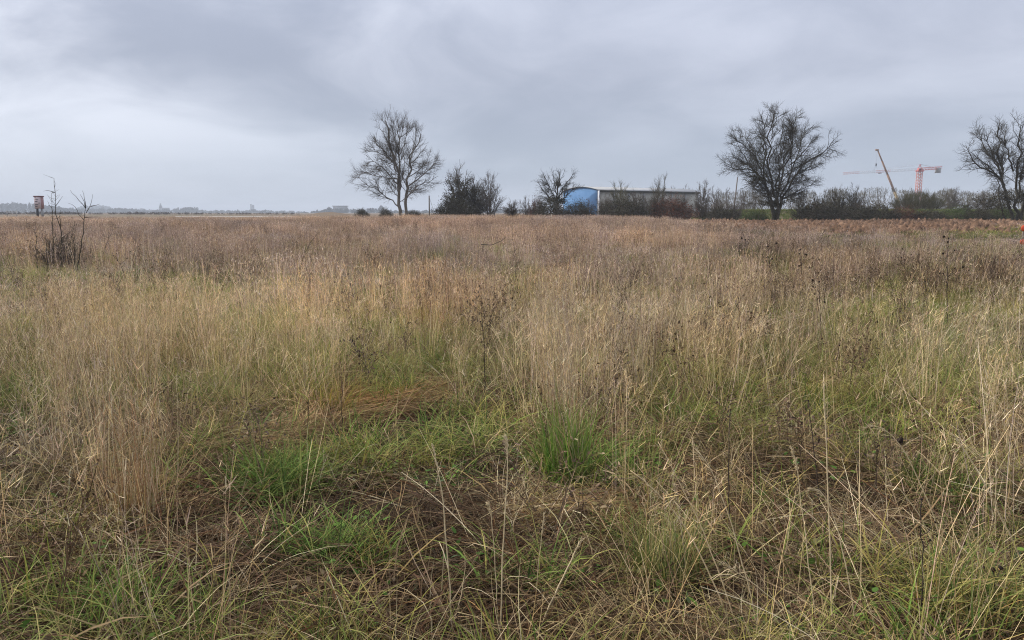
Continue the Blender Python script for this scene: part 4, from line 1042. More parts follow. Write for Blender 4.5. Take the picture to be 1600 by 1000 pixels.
M_slate = noisy('far_slate', (0.07, 0.075, 0.085), (0.11, 0.115, 0.125), 0.1, 0.8)
M_dark = noisy('dark_paint', (0.03, 0.03, 0.032), (0.055, 0.055, 0.058), 2.0, 0.6)

def barn():
    Yc = 170.0
    c = on_ground(935.5, Yc); zt = at(935.5, 297.5, Yc)[2] - c[2]
    root = tag(empty('barn', c), 'long grey barn with arched blue gable end and pale roof behind the shrubs', 'barn')
    gd = np.array([-0.55, 0.835, 0]); sd = np.array([0.835, 0.55, 0]); up = np.array([0, 0, 1.0])
    GW, SL, rise = 13.0, 31.5, 0.85
    th = np.linspace(0, 1, 15)
    arch = lambda t: rise * (1 - (2 * t - 1) ** 2)
    # plain blue gable sheet under the arch
    prof = [(0.0, -0.2)] + [(t, zt + arch(t)) for t in th] + [(1.0, -0.2)]
    fr = [gd * GW * t + up * z - sd * 0.06 for t, z in prof]; bk = [p + sd * 0.10 for p in fr]; K2 = len(prof)
    q = [(i, (i + 1) % K2, K2 + (i + 1) % K2, K2 + i) for i in range(K2)]
    mid = gd * GW * 0.5 + up * zt * 0.5
    V = fr + bk + [mid - sd * 0.06, mid + sd * 0.04]
    MB().raw(V, q, [(2 * K2, (i + 1) % K2, i) for i in range(K2)] + [(2 * K2 + 1, K2 + i, K2 + (i + 1) % K2) for i in range(K2)]).build('gable_wall', M_blue, root)
    m = MB()
    m.box(up * zt / 2 - sd * 0.12 - gd * 0.10, (0.22, 0.22, zt), (sd, gd, up)); m.build('corner_trim', M_white, root)
    # arched roof over the full length
    V = []; Q = []
    for j, s in enumerate((-0.35, SL + 0.4)):
        for t in th:
            for dz in (0.03, 0.15):
                V.append(gd * (GW * (t * 1.03 - 0.015)) + sd * s + up * (zt + arch(t) + dz))
    K = len(th) * 2
    for i in range(len(th) - 1):
        a = i * 2
        Q += [(a + 1, a + 3, K + a + 3, K + a + 1), (a, K + a, K + a + 2, a + 2), (a, a + 2, a + 3, a + 1), (K + a, K + a + 1, K + a + 3, K + a + 2)]
    Q += [(0, 1, K + 1, K), (K - 2, 2 * K - 2, 2 * K - 1, K - 1)]
    rf = MB().raw(V, Q).build('roof', M_roof, root)
    for i in range(9): 
        s = 1.5 + i * 3.6
        MB().tube([gd * (GW * t) + sd * s + up * (zt + arch(t) + 0.17) for t in th], [0.03] * len(th), 4).build('roof_seam', M_roof, rf)
    # long side: posts, board panels, fascia, low plaster wall at the right
    nb = 7
    for i in range(nb):
        a, b = i * SL / nb, (i + 1) * SL / nb
        MB().box(sd * (a + b) / 2 + gd * 0.25 + up * (zt * 0.5 - 0.1), (b - a - 0.24, 0.12, zt - 0.2), (sd, gd, up)).build('wall_panel', M_barnwall, root)
    for i in range(nb + 1):
        mt = M_white if i in (4, 7) else M_concrete
        MB().box(sd * (i * SL / nb) + gd * 0.16 + up * zt * 0.5, (0.30, 0.30, zt), (sd, gd, up)).build('post', mt, root)
    MB().box(sd * SL / 2 - gd * 0.12 + up * (zt - 0.12), (SL + 0.3, 0.10, 0.34), (sd, gd, up)).build('fascia', M_fascia, root)
    MB().box(sd * (SL - 2.2) - gd * 0.05 + up * 0.9, (4.0, 0.12, 1.9), (sd, gd, up)).build('plaster_wall', M_plaster, root)
    # far and back walls
    MB().box(sd * SL / 2 + gd * GW + up * zt * 0.5, (SL, 0.15, zt), (sd, gd, up)).build('rear_wall', M_barnwall, root)
    MB().box(sd * SL + gd * GW / 2 + up * zt * 0.5, (0.15, GW - 0.4, zt), (sd, gd, up)).build('end_wall', M_barnwall, root)
barn()

def lattice(m, a, b, w, n, r, side=None):
    """square lattice beam from a to b"""
    a = np.asarray(a, float); b = np.asarray(b, float); t = (b - a) / np.linalg.norm(b - a)
    s = np.array([0, 1.0, 0]) if abs(t[1]) < 0.8 else np.array([1.0, 0, 0])
    u = np.cross(t, s); u /= np.linalg.norm(u)
    cs = [(u * i + s * j) * w / 2 for i, j in ((-1, -1), (1, -1), (1, 1), (-1, 1))]
    for c in cs: m.bar(a + c, b + c, r)
    for i in range(n):
        p, q = a + (b - a) * i / n, a + (b - a) * (i + 1) / n
        for f in range(4):
            c1, c2 = cs[f], cs[(f + 1) % 4]
            m.bar(p + c1, q + c2, r * 0.6, None, 3); m.bar(p + c1, p + c2, r * 0.6, None, 3)
def tower_crane():
    Y = 450.0
    b = on_ground(1437, Y); root = tag(empty('tower_crane', b), 'red tower crane with long faded jib pointing left above the willow', 'crane')
    P = lambda u, v, y=Y: at(u, v, y) - b
    top = P(1437, 268)
    m = MB(); lattice(m, [top[0], 0, 0], top, 2.3, 14, 0.20); m.build('mast', M_redpale, root)
    m = MB(); m.box(top + [0, 0, 0.4], (3.4, 3.0, 0.9)); m.box(top + [0, 0, 1.3], (2.2, 2.0, 1.0)); m.build('slewing_ring', M_red, root)
    c = MB().box(P(1434.0, 266.5) + [0, -1.9, 0.2], (1.7, 1.7, 2.1)).build('cab', M_red, root)
    MB().box(P(1434.0, 266.5) + [0, -2.77, 0.45], (1.3, 0.06, 1.0)).build('cab_window', M_dark, c)
    m = MB(); m.bar(top + [-0.9, 0, 1.6], top + [0, 0, 4.2], 0.22); m.bar(top + [0.9, 0, 1.6], top + [0, 0, 4.2], 0.22); m.build('tower_head', M_red, root)
    # counter jib to the right with its ballast
    j = MB(); j0 = top + [1.2, 0, 1.4]; j1 = P(1471, 262, Y + 4)
    lattice(j, j0, j1, 1.3, 7, 0.16); cj = j.build('counter_jib', M_red, root)
    m = MB(); e = P(1465.5, 264.5, Y + 3.2)
    m.box(e + [0, 0, -0.6], (2.6, 1.6, 3.0)); m.build('counterweight', M_concrete, cj)
    m = MB(); m.bar(top + [0, 0, 4.2], P(1460, 261.5, Y + 2.6), 0.08); m.build('tie_bar', M_steel, root)
    # main jib to the left in red and white sections
    tip = P(1317, 271, Y + 8); s0 = top + [-1.4, 0, 1.2]
    cuts = [0, .36, .56, .78, 1.0]; mats = [M_white, M_red, M_white, M_redpale]
    for i in range(4):
        m = MB(); lattice(m, s0 + (tip - s0) * cuts[i], s0 + (tip - s0) * (cuts[i + 1] - 0.004), 1.1, 8, 0.055); m.build('jib_section', mats[i], root)
    m = MB(); m.bar(top + [0, 0, 4.2], s0 + (tip - s0) * 0.55 + [0, 0, 0.7], 0.06); m.build('tie_bar', M_white, root)
    MB().box(s0 + (tip - s0) * 0.5 + [0, 0, -1.0], (1.6, 1.2, 0.5)).build('trolley', M_steel, root)
    MB().box([top[0], 0, 0.2], (5, 5, 0.8)).build('base', M_concrete, root)
tower_crane()
def mobile_crane():
    Y = 420.0
    b = on_ground(1404, Y); root = tag(empty('mobile_crane', b), 'mobile crane with dark brown telescopic boom raised to the left', 'crane')
    P = lambda u, v, y=Y: at(u, v, y) - b
    a, t = P(1405, 318), P(1371.5, 235)
    secs = [(0, .22, 0.75, M_yellow), (.20, .55, 0.60, M_boomdark), (.53, .80, 0.48, M_boomdark), (.78, 1.0, 0.38, M_boomdark)]
    for s0, s1, w, mt in secs: MB().bar(a + (t - a) * s0, a + (t - a) * s1, w, w * 0.95, 6).build('boom_section', mt, root)
    h = MB(); h.box(t + [-0.4, 0, 0.2], (1.6, 0.8, 0.9)); h.build('boom_head', M_boomdark, root)
    k1 = P(1369.0, 256); k2 = P(1362.5, 271)
    MB().bar(t + [-0.9, 0, 0], k1, 0.07, None, 3).build('hoist_cable', M_steel, root)
    hk = MB(); hk.box(k1 + [0, 0, -0.5], (0.5, 0.4, 1.4)); hk.bar(k1 + [0, 0, -1.2], k1 + [0.1, 0, -1.9], 0.12); hk.build('hook_block', M_dark, root)
    MB().bar(k1 + [0, 0, -1.8], k2, 0.04, None, 3).build('sling', M_steel, root)
    ch = MB().box([0, 0, 1.3], (12, 2.6, 1.0)).box([1.5, 0, 2.3], (5.0, 2.4, 1.0)).build('carrier', M_yellow, root)
    MB().box([-5.0, 0, 2.4], (1.8, 2.4, 1.4)).build('cab', M_yellow, root)
    for i in range(5):
        for s in (-1, 1):
            x = -4.6 + i * 2.3
            MB().tube([[x, s * 1.32, 0.65], [x, s * 0.92, 0.65]], [0.65, 0.65], 14).build('wheel', M_dark, root)
    MB().bar([2.0, 0, 2.6], a + (t - a) * 0.2, 0.28, None, 6).build('boom_ram', M_steel, root)
mobile_crane()

# poles
def pole(name, label, ub, ut, vt, Y, r, stay=None):
    b = on_ground(ub, Y); root = tag(empty(name, b), label, 'pole')
    t = at(ut, vt, Y) - b
    MB().bar([0, 0, -0.3], t, r, r * 0.75, 8).build('shaft', M_pole, root)
    MB().tube([t + [0, 0, -0.05], t + [0, 0, 0.08]], [r * 0.9, r * 0.5], 8).build('cap', M_steel, root)
    if stay: MB().bar(t * 0.96, np.array([stay, 0.4, 0.05]), 0.035, None, 4).build('stay_wire', M_steel, root)
pole('utility_pole', 'short grey pole with a stay wire right of the tallest tree', 671, 670.5, 306, 140, 0.14, 1.1)
pole('leaning_pole', 'wooden pole leaning right among the bare trees right of the barn', 1146, 1152.5, 277, 140, 0.13)

# the red and white box tower far left
def box_tower():
    Y = 150.0
    b = on_ground(63, Y); root = tag(empty('box_tower', b), 'small red and white box tower on two legs far left', 'tower')
    z0, z1 = at(63, 326, Y)[2] - b[2], at(63, 307.5, Y)[2] - b[2]
    m_ = Y / FPX
    ax = np.array([[cos(-0.07), -sin(-0.07), 0], [sin(-0.07), cos(-0.07), 0], [0, 0, 1]])
    w = 10.0 * m_; d = 8.0 * m_
    body = MB().box([0, 0, (z0 + z1) / 2], (w, d, z1 - z0), ax).build('body', noisy('red_side_paint', (0.28, 0.15, 0.14), (0.36, 0.20, 0.19), 2.0, 0.8), root)
    MB().box([0, 0, z1 + 0.09], (w + 0.2, d + 0.2, 0.18), ax).build('roof', noisy('dark_red_roof', (0.13, 0.05, 0.05), (0.19, 0.08, 0.07), 2.0, 0.7), root)
    f = -ax[1] * (d / 2 + 0.02)
    pn = MB().box(f + [0, 0, (z0 + z1) / 2], (w * 0.94, 0.03, (z1 - z0) * 0.95), ax).build('front_panel', noisy('pale_pink_paint', (0.50, 0.40, 0.40), (0.60, 0.50, 0.49), 2.0, 0.7), root)
    for i, (fx, wd) in enumerate(((-0.12, 0.55), (-0.2, 0.40), (0.24, 0.30), (-0.15, 0.5), (-0.22, 0.35))):
        zz = z1 - (z1 - z0) * (0.25 + 0.14 * i) 
        MB().box(f * 1.025 + ax[0] * w * fx + [0, 0, zz], (w * wd, 0.02, 0.13), ax).build('dark_slat', M_dark, pn)
    for s in (-1, 1):
        MB().box(ax[0] * s * w * 0.36 + [0, 0, z0 / 2 - 0.1], (0.32, 0.32, z0 + 0.2), ax).build('leg', M_dark if s < 0 else M_concrete, root)
box_tower()
def gate():
    Y = 120.0
    b = on_ground(18.5, Y); root = tag(empty('field_gate', b), 'low pale field gate at the left edge of the far meadow', 'gate')
    x0, x1 = at(11, 331, Y)[0] - b[0], at(26, 331, Y)[0] - b[0]; zt = at(18, 329.5, Y)[2] - b[2]
    for x in (x0, x1): MB().box([x, 0, zt / 2], (0.10, 0.10, zt + 0.1)).build('post', M_plaster, root)
    for i in range(4): MB().box([(x0 + x1) / 2, 0, zt * (0.3 + 0.22 * i)], (x1 - x0 - 0.12, 0.05, 0.07)).build('rail', M_plaster, root)
gate()

# ---- far skyline on the left
def church():
    Y = 2000.0
    b = on_ground(251.5, Y); m = Y / FPX; root = tag(empty('church', b), 'distant church with pointed spire on the left horizon', 'church')
    MB().box([0, 0, 6], (7, 7, 14)).build('tower', M_far, root)
    MB().tube([[0, 0, 12.9], [0, 0, 26]], [4.6, 0.15], 8).build('spire', M_slate, root)
    MB().box([12, 3, 4], (18, 9, 8)).build('nave', M_far, root)
    MB().raw([(2.8, -1.9, 7.9), (21.2, -1.9, 7.9), (21.2, 7.9, 7.9), (2.8, 7.9, 7.9), (3, 3, 13), (21, 3, 13)], [(0, 1, 5, 4), (2, 3, 4, 5)], [(0, 4, 3), (1, 2, 5)]).build('nave_roof', M_slate, root)
church()
def silos():
    Y = 2100.0
    b = on_ground(394.5, Y); root = tag(empty('silo_towers', b), 'distant pair of tall grey silo towers on the left horizon', 'silo')
    m = Y / FPX
    for du, v, w in ((-1.9, 319.0, 2.3), (1.6, 320.5, 3.0)):
        x = du * m; z = at(394, v, Y)[2] - b[2]
        t = MB().tube([[x, 0, -1], [x, 0, z - 1.2]], [w * m / 2] * 2, 12).build('tower', M_far, root)
        MB().tube([[x, 0, z - 1.2], [x, 0, z]], [w * m / 2 + 0.5, w * m / 2 * 0.7], 12).build('cap', M_slate, t)
silos()
def flat_block():
    Y = 1500.0
    b = on_ground(532, Y); root = tag(empty('flat_roofed_block', b), 'distant wide flat roofed block behind the earth mound', 'building')
    m = Y / FPX; z = at(532, 321.5, Y)[2] - b[2]
    MB().box([0, 0, z / 2 - 0.5], (20 * m, 14, z - 0.6)).build('wall', M_far, root)
    MB().box([0, 0, z - 0.55], (23 * m, 15, 1.3)).build('roof', M_slate, root)
    for i in range(7): MB().box([(-8.4 + 2.8 * i) * m, -7.03, z * 0.62], (1.7 * m, 0.1, 2.2)).build('window', M_dark, root)
flat_block()
def shed():
    Y = 260.0
    b = on_ground(1140, Y); root = tag(empty('pale_shed', b), 'low pale shed seen between the bare trees right of the barn', 'shed')
    m = Y / FPX; z = at(1140, 320.5, Y)[2] - b[2]
    MB().box([0, 0, z / 2 - 0.3], (52 * m, 6, z - 0.6)).build('wall', noisy('lilac_white_wall', (0.48, 0.48, 0.55), (0.58, 0.58, 0.64), 0.4, 0.8), root)
    V = [(-26.5 * m, -3.3, z - 0.58), (26.5 * m, -3.3, z - 0.58), (26.5 * m, 3.3, z - 0.58), (-26.5 * m, 3.3, z - 0.58), (-26.5 * m, 0, z + 0.4), (26.5 * m, 0, z + 0.4)]
    MB().raw(V, [(0, 1, 5, 4), (2, 3, 4, 5), (3, 2, 1, 0)], [(0, 4, 3), (1, 2, 5)]).build('roof', M_roof, root)
shed()

# ---- far woods: masses of small crowns, nobody could count them
M_farwood = noisy('far_wood_twigs', (0.045, 0.042, 0.034), (0.085, 0.078, 0.060), 0.02, 0.95)
def far_wood(label, Y, spans, seed, crown=5.0, dens=1.0, depth=60, name='far_wood', mat=None, tris=90, shard=None):
    """spans: (u, top v) profile; crowns stacked under that outline"""
    rg = np.random.RandomState(seed)
    us = [p[0] for p in spans]; vs = [p[1] for p in spans]
    m = Y / FPX; C = []
    n = int((us[-1] - us[0]) * m / crown * 4.0 * dens)
    for i in range(n):
        u = us[0] + (us[-1] - us[0]) * rg.rand(); v = np.interp(u, us, vs) + rg.rand() * 3.4 + 1.2 * (fbm(u / 9.0, 3.3) - 0.5) - (1.2 if rg.rand() < 0.12 else 0)
        yy = Y + (rg.rand() - 0.5) * depth
        p = at(u, v, yy); gz = float(g(p[0], yy))
        h = p[2] - gz
        if h < 0.5: continue
        nn = int(tris * max(0.6, min(2.5, h / crown)))
        z = gz + h * rg.rand(nn) ** 0.75
        r = crown * 0.75 * (0.5 + 0.9 * rg.rand())
        a = rg.rand(nn) * 2 * pi; q = np.sqrt(rg.rand(nn)) * r * np.sqrt(np.clip(1.15 - ((z - gz) / h) ** 2, 0.05, 1))
        C.append(np.stack([p[0] + q * np.cos(a), yy + q * np.sin(a), z], 1))
    C = np.concatenate(C); n = len(C)
    V = C[:, None] + rg.randn(n, 3, 3) * (np.array([0.13, 0.13, 0.15]) * crown if shard is None else np.array(shard))
    me = make_mesh(name, V.reshape(-1, 3), None, np.arange(3 * n).reshape(-1, 3), mat or M_farwood)
    return tag(add(name, me), label, 'wood', kind='stuff')
far_wood('hazy wooded rise at the far left of the horizon', 1500, [(-140, 318), (-40, 315), (0, 318), (20, 316), (45, 317), (75, 321), (100, 325), (125, 327)], 1, 5)
far_wood('pale wooded hump on the left horizon', 2500, [(118, 325), (130, 321), (150, 320), (165, 321), (180, 326), (240, 327)], 2, 7)
far_wood('distant belt of trees along the left horizon', 1700, [(90, 326), (190, 325), (240, 328), (262, 327), (282, 325), (288, 324), (306, 324), (312, 328), (345, 329), (350, 328), (372, 329), (400, 328), (440, 329), (480, 331)], 3, 5)
far_wood('distant belt of trees behind the tallest tree', 1300, [(470, 331), (500, 329), (515, 324), (522, 327), (545, 325), (556, 327), (590, 325), (596, 322), (602, 328), (640, 329), (700, 327), (760, 326), (850, 326)], 4, 4)
far_wood('brown hedgerow crossing the far field on the left', 330, [(-120, 331), (20, 331), (60, 330), (150, 332), (250, 331.5), (330, 332.5), (480, 333)], 5, 1.6, 2.2, 10, 'far_hedgerow', M_twig_brown, 40, (0.10, 0.10, 0.22))
far_wood('leafless grey treeline behind the barn and the hedge', 230, [(1100, 303), (1160, 297), (1200, 303), (1260, 299), (1320, 294), (1345, 300), (1365, 290), (1400, 294), (1450, 300), (1490, 294), (1520, 303), (1560, 298), (1620, 295), (1720, 292)], 6, 4.5, 0.9, 24, 'far_treeline', M_twig_pale, 260, (0.05, 0.05, 0.42))

# ------------------------------------------------------------------ tracks, turned earth
def strip(name, pts, label, mat, w0, w1, lift=0.012):
    V = []; Q = []
    for i, (u, Y) in enumerate(pts):
        for j in range(2):
            yy = Y + (w0 if j == 0 else w1); x = (u - 800) / FPX * yy
            V.append((x, yy, float(g(x, yy)) + lift))
        if i: Q.append((2 * i - 2, 2 * i, 2 * i + 1, 2 * i - 1))
    return tag(add(name, make_mesh(name, V, Q, None, mat)), label, kind='structure')
M_track = noisy('pale_gravel', (0.50, 0.47, 0.42), (0.62, 0.58, 0.52), 0.4, 0.9)
strip('pale_track', [(278 + i * 10.4, 165) for i in range(21)], 'pale gravel track crossing the far field on the left', M_track, -6, 9, 0.03)

M_clod = noisy('turned_earth', (0.058, 0.035, 0.022), (0.30, 0.185, 0.115), 0.9, 0.95, 0.6, 0.1, (0.15, 0.088, 0.054))
def turned_earth():
    rg = np.random.RandomState(8)
    n = 26000
    x = 11 + 62 * rg.rand(n); y = 44 + 44 * rg.rand(n)
    k = rg.rand(n) < soil_zone(x, y) * (0.35 + 0.65 * smooth((fbm(x / 2, y / 2) - 0.38) / 0.2)); x, y = x[k], y[k]; n = len(x)
    s = 0.08 + 0.26 * rg.rand(n) ** 2.5
    T = np.array([(1, 0, 0), (-.5, .87, 0), (-.5, -.87, 0), (0, 0, 1.0), (.3, .5, .55)]) 
    V = T[None] * s[:, None, None] * (0.6 + 0.8 * rg.rand(n, 5, 3)); a = rg.rand(n) * 6.28
    R_ = np.stack([np.stack([np.cos(a), -np.sin(a), 0 * a], 1), np.stack([np.sin(a), np.cos(a), 0 * a], 1), np.stack([0 * a, 0 * a, 1 + 0 * a], 1)], 1)
    V = np.einsum('nij,nkj->nki', R_, V) + rows(x, y, g(x, y) + 0.10 * (fbm(x * .9, y * .9) - 0.3))[:, None]
    t = np.array([(0, 4, 3), (4, 1, 3), (1, 2, 3), (2, 0, 3), (0, 1, 4)])
    me = make_mesh('turned_earth', V.reshape(-1, 3), None, (t[None] + (np.arange(n) * 5)[:, None, None]).reshape(-1, 3), M_clod)
    tag(add('turned_earth', me), 'strip of turned reddish brown earth clods in front of the hedge', kind='stuff')
    # the soil sheet under the clods
    xs = np.arange(8, 78, 0.9); ys = np.arange(42, 90, 0.9); X, Yy = np.meshgrid(xs, ys); Z = g(X, Yy) + 0.02
    zn = soil_zone(X, Yy); Z = Z + 0.06 * fbm(X, Yy)
    idx = np.arange(X.size).reshape(X.shape); q = np.stack([idx[:-1, :-1], idx[:-1, 1:], idx[1:, 1:], idx[1:, :-1]], -1).reshape(-1, 4)
    q = q[(zn.ravel()[q] > 0.35).all(1)]
    tag(add('soil_strip', make_mesh('soil_strip', np.stack([X, Yy, Z], -1), q, None, M_clod, None, True)), 'bare reddish soil between hedge and meadow', kind='structure')
turned_earth()

# marker post with orange panels at the right edge
M_orange = noisy('orange_plastic', (0.80, 0.10, 0.035), (0.88, 0.14, 0.05), 4.0, 0.45, 0.0, 0.4)
def marker():
    Y = 27.0
    b = on_ground(1595, Y); root = tag(empty('marker_post', b), 'wooden marker post with two orange panels at the right edge', 'marker')
    zt = at(1597, 351, Y)[2] - b[2]
    MB().box([0, 0, zt / 2 - 0.05], (0.035, 0.035, zt + 0.1)).build('stake', M_pole, root)
    for v, h in ((356.5, 0.23), (378, 0.19)):
        z = at(1597, v, Y)[2] - b[2]; m = MB()
        n = 10; ring = [(0.105 * cos(2 * pi * i / n) * 1.0, 0, h / 2 * sin(2 * pi * i / n)) for i in range(n)]
        V = [(p[0], -0.03, p[2] + z) for p in ring] + [(p[0], -0.022, p[2] + z) for p in ring]
        V += [(0, -0.038, z), (0, -0.014, z)]
        t = [(2 * n, (i + 1) % n, i) for i in range(n)] + [(2 * n + 1, n + i, n + (i + 1) % n) for i in range(n)]
        m.raw(V, [(i, (i + 1) % n, n + (i + 1) % n, n + i) for i in range(n)], t).build('panel', M_orange, root)
marker()

# ------------------------------------------------------------------ single plants of the foreground
M_stalk = noisy('pale_stalk', (0.55, 0.43, 0.25), (0.72, 0.58, 0.36), 30.0, 0.8, 0.0, 0.05)
M_stalk_tan = noisy('tan_stalk', (0.50, 0.37, 0.20), (0.64, 0.50, 0.30), 30.0, 0.8, 0.0, 0.05)
M_weed = noisy('dark_weed_stem', (0.030, 0.022, 0.018), (0.075, 0.052, 0.040), 20.0, 0.8)
M_head = noisy('dark_seed_head', (0.022, 0.014, 0.012), (0.050, 0.032, 0.026), 60.0, 0.9, 0.6)
M_petal = noisy('old_pink_leaf', (0.20, 0.07, 0.06), (0.28, 0.11, 0.085), 20.0, 0.7)
def curve_pts(pts, Y, lean):
    P = np.array([at(u, v, Y + lean * i / max(1, len(pts) - 1)) for i, (u, v) in enumerate(pts)])
    t = np.linspace(0, 1, len(P)); tt = np.linspace(0, 1, 14)
    if len(P) == 2: return P[0] + (P[1] - P[0]) * tt[:, None]
    # smooth through the points
    co = np.polyfit(t, P, min(3, len(P) - 1)); return np.stack([np.polyval(co[:, i], tt) for i in range(3)], 1)
def stalk(label, pts, seed, r=0.0016, head='spike', mat=None, group='tall pale grass stalks in the foreground', lean=0.0, name='grass_stalk'):
    """one stalk; pts run from its foot up as the photograph shows them"""
    rg = np.random.RandomState(seed)
    f = ground_at(pts[0][0], pts[0][1]); root = tag(empty(name, f), label, 'grass stalk', group)
    P = curve_pts(pts, f[1], lean) - f; P[0] = (0, 0, -0.01)
    P[1:-1] += rg.randn(len(P) - 2, 3) * 0.0015
    MB().tube(P, np.linspace(r * 1.25, r * 0.7, len(P)), 5).build('stem', mat or M_stalk, root)
    L_ = np.linalg.norm(np.diff(P, axis=0), axis=1).sum()
    m = MB(); k0 = 10
    for i in range(46 if head == 'spike' else 26):
        t = rg.rand(); j = k0 + t * (len(P) - 1 - k0 - 1e-3); a = int(j); p = P[a] + (P[a + 1] - P[a]) * (j - a)
        d = (P[-1] - P[-3]); d = d / np.linalg.norm(d) + rg.randn(3) * (0.30 if head == 'spike' else 0.6); d /= np.linalg.norm(d)
        l_ = rg.uniform(0.010, 0.022) if head == 'spike' else rg.uniform(0.02, 0.05)
        m.tube([p, p + d * l_ * 0.5, p + d * l_], [0.0005, 0.0013, 0.0003], 3)
    tag(m.build('seed_head', mat or M_stalk, root), kind='stuff')
    if rg.rand() < 0.7:
        a = P[4]; d = np.array([rg.randn(), rg.randn() * 0.5, 0.6]); d /= np.linalg.norm(d); q = [a, a + d * 0.07, a + d * 0.13 + [0, 0, -0.02], a + d * 0.17 + [0, 0, -0.06]]
        w = np.array([0.0012, 0.0018, 0.0014, 0.0003]); s = np.cross(d, [0, 0, 1]); s /= np.linalg.norm(s)
        V = [p for x, ww in zip(q, w) for p in (x - s * ww, x + s * ww)]
        MB().raw(V, [(2 * i, 2 * i + 1, 2 * i + 3, 2 * i + 2) for i in range(3)]).build('leaf', mat or M_stalk, root)
    return root
stalk('pale seed stalk leaning left, leftmost of the two single stalks at bottom centre', [(708, 1020), (700, 880), (690, 770), (676, 698)], 1, 0.0022)
stalk('straight pale seed stalk at bottom centre, left of the green tussock', [(782, 1020), (786, 860), (793, 740), (789, 684)], 2, 0.0022)
stalk('thin pale stalk close beside the straight one at bottom centre', [(781, 1010), (776, 930), (770, 830), (763, 790)], 3, 0.0014)
stalk('thick pale broken stalk leaning right at bottom centre', [(838, 1000), (862, 940), (890, 880), (910, 842)], 4, 0.0030)
stalk('thin pale stalk under the laid straw at centre', [(836, 950), (842, 880), (850, 805)], 5, 0.0014)
stalk('long tan stalk bending left above the yellow green tuft, longest of that bundle', [(1150, 1000), (1110, 900), (1060, 810), (985, 735)], 6, 0.0026, 'open', M_stalk_tan, lean=0.2)
stalk('tan stalk just right of the longest one bending left', [(1158, 1005), (1125, 900), (1085, 800), (1028, 690)], 7, 0.0022, 'open', M_stalk_tan, lean=0.2)
stalk('pale stalk rising left from the bottom edge, right of the yellow green tuft', [(1190, 1005), (1165, 900), (1130, 780), (1085, 700)], 8, 0.0020, 'open', M_stalk)
stalk('tall upright pale stalk with long whitish head right of centre', [(1300, 1005), (1298, 880), (1292, 720), (1287, 585)], 9, 0.0024)
stalk('pale stalk with nodding head left of the tall upright whitish one', [(1282, 1005), (1266, 900), (1250, 770), (1238, 704)], 10, 0.0018)
stalk('pale stalk with hooked tip right of the tall upright whitish one', [(1345, 1005), (1325, 900), (1298, 795), (1262, 768)], 11, 0.0020)
stalk('long arching stalk with drooping tip beside the dark seed head', [(1490, 900), (1455, 800), (1410, 700), (1352, 668)], 12, 0.0022, 'open')
stalk('thick straight pale stalk slanting left at the right edge', [(1612, 910), (1560, 800), (1515, 715), (1488, 680)], 13, 0.0030)
stalk('thin pale stalk standing near the right edge', [(1555, 880), (1556, 760), (1557, 690)], 14, 0.0016)
stalk('pale stalk with feathery tip slanting left in the lower right', [(1488, 905), (1450, 830), (1415, 775), (1388, 760)], 15, 0.0020)
stalk('thin pale stalk crossing low towards the bottom right', [(1290, 1005), (1200, 930), (1130, 880)], 16, 0.0018, 'open')
stalk('pale leaning stalk left of the rusty tuft', [(120, 800), (80, 740), (20, 690)], 17, 0.0018)
stalk('pale stalk with curled white tip at the left edge', [(60, 760), (45, 700), (28, 640)], 18, 0.0018)
stalk('thin green tinged upright stalk left of centre', [(279, 760), (278, 700), (276, 590)], 19, 0.0015)
for i, (u, v, du) in enumerate(((842, 640, -30), (868, 650, -25), (890, 650, -38), (905, 660, -15), (880, 640, -8), (925, 640, -20), (858, 630, -45))):
    stalk('%s pinkish stem counted from the left in the sheaf above the green tussock' % ('third', 'fourth', 'second', 'sixth', 'fifth', 'last', 'first')[i], [(u, v), (u + du * .5, v - 110), (u + du, v - 205 - 12 * (i % 3))], 40 + i, 0.0019, 'open', M_stalk_tan, 'stems of the sheaf above the green tussock', name='sheaf_stem')

def weed(label, pts, seed, heads=6, r=0.003, group=None, spread=0.16, name='dead_weed', size=0.012):
    """dark dead weed: stem, side branches, seed heads"""
    rg = np.random.RandomState(seed)
    f = ground_at(*pts[0]); root = tag(empty(name, f), label, 'weed', group)
    P = curve_pts(pts, f[1], 0.0) - f; P[0] = (0, 0, -0.01)
    P[1:-1] += rg.randn(len(P) - 2, 3) * 0.003
    MB().tube(P, np.linspace(r, r * 0.5, len(P)), 6).build('stem', M_weed, root)
    for i in range(heads):
        if i == 0: q = P[-1]
        else:
            a = P[rg.randint(6, len(P) - 1)]; d = np.array([rg.randn(), rg.randn(), 1.2 + rg.rand()]); d /= np.linalg.norm(d)
            q = a + d * rg.uniform(0.4, 1.0) * spread; mid = (a + q) / 2 + [0, 0, -0.012]
            MB().tube([a, mid, q], [r * 0.5, r * 0.4, r * 0.3], 4).build('branch', M_weed, root)
        if size: MB().blob(q, size * rg.uniform(0.6, 1.2), seed * 10 + i, 0.3, (1, 1, 0.9), 6, 4).build('seed_head', M_head, root)
    return root
weed('dark round seed head on a thin stem in the lower right', [(1412, 800), (1410, 740), (1407, 688)], 1, 1, 0.0016, name='seed_head_weed', size=0.020)
weed('straight dark stem left of the tall whitish stalk', [(1140, 850), (1139, 740), (1141, 640)], 2, 2, 0.0035, spread=0.06, size=0.005)
weed('dark stem leaning slightly left beside the tall whitish stalk', [(1284, 830), (1276, 740), (1263, 626)], 3, 3, 0.0035, spread=0.06, size=0.006)
weed('straight dark stem at the bottom right below the pink leaf', [(1441, 1005), (1441, 900), (1440, 780)], 4, 3, 0.0032, spread=0.08, size=0.005)
weed('short dark stem in the bottom right corner', [(1556, 1000), (1555, 940), (1552, 890)], 5, 3, 0.0034, spread=0.06, size=0.008)
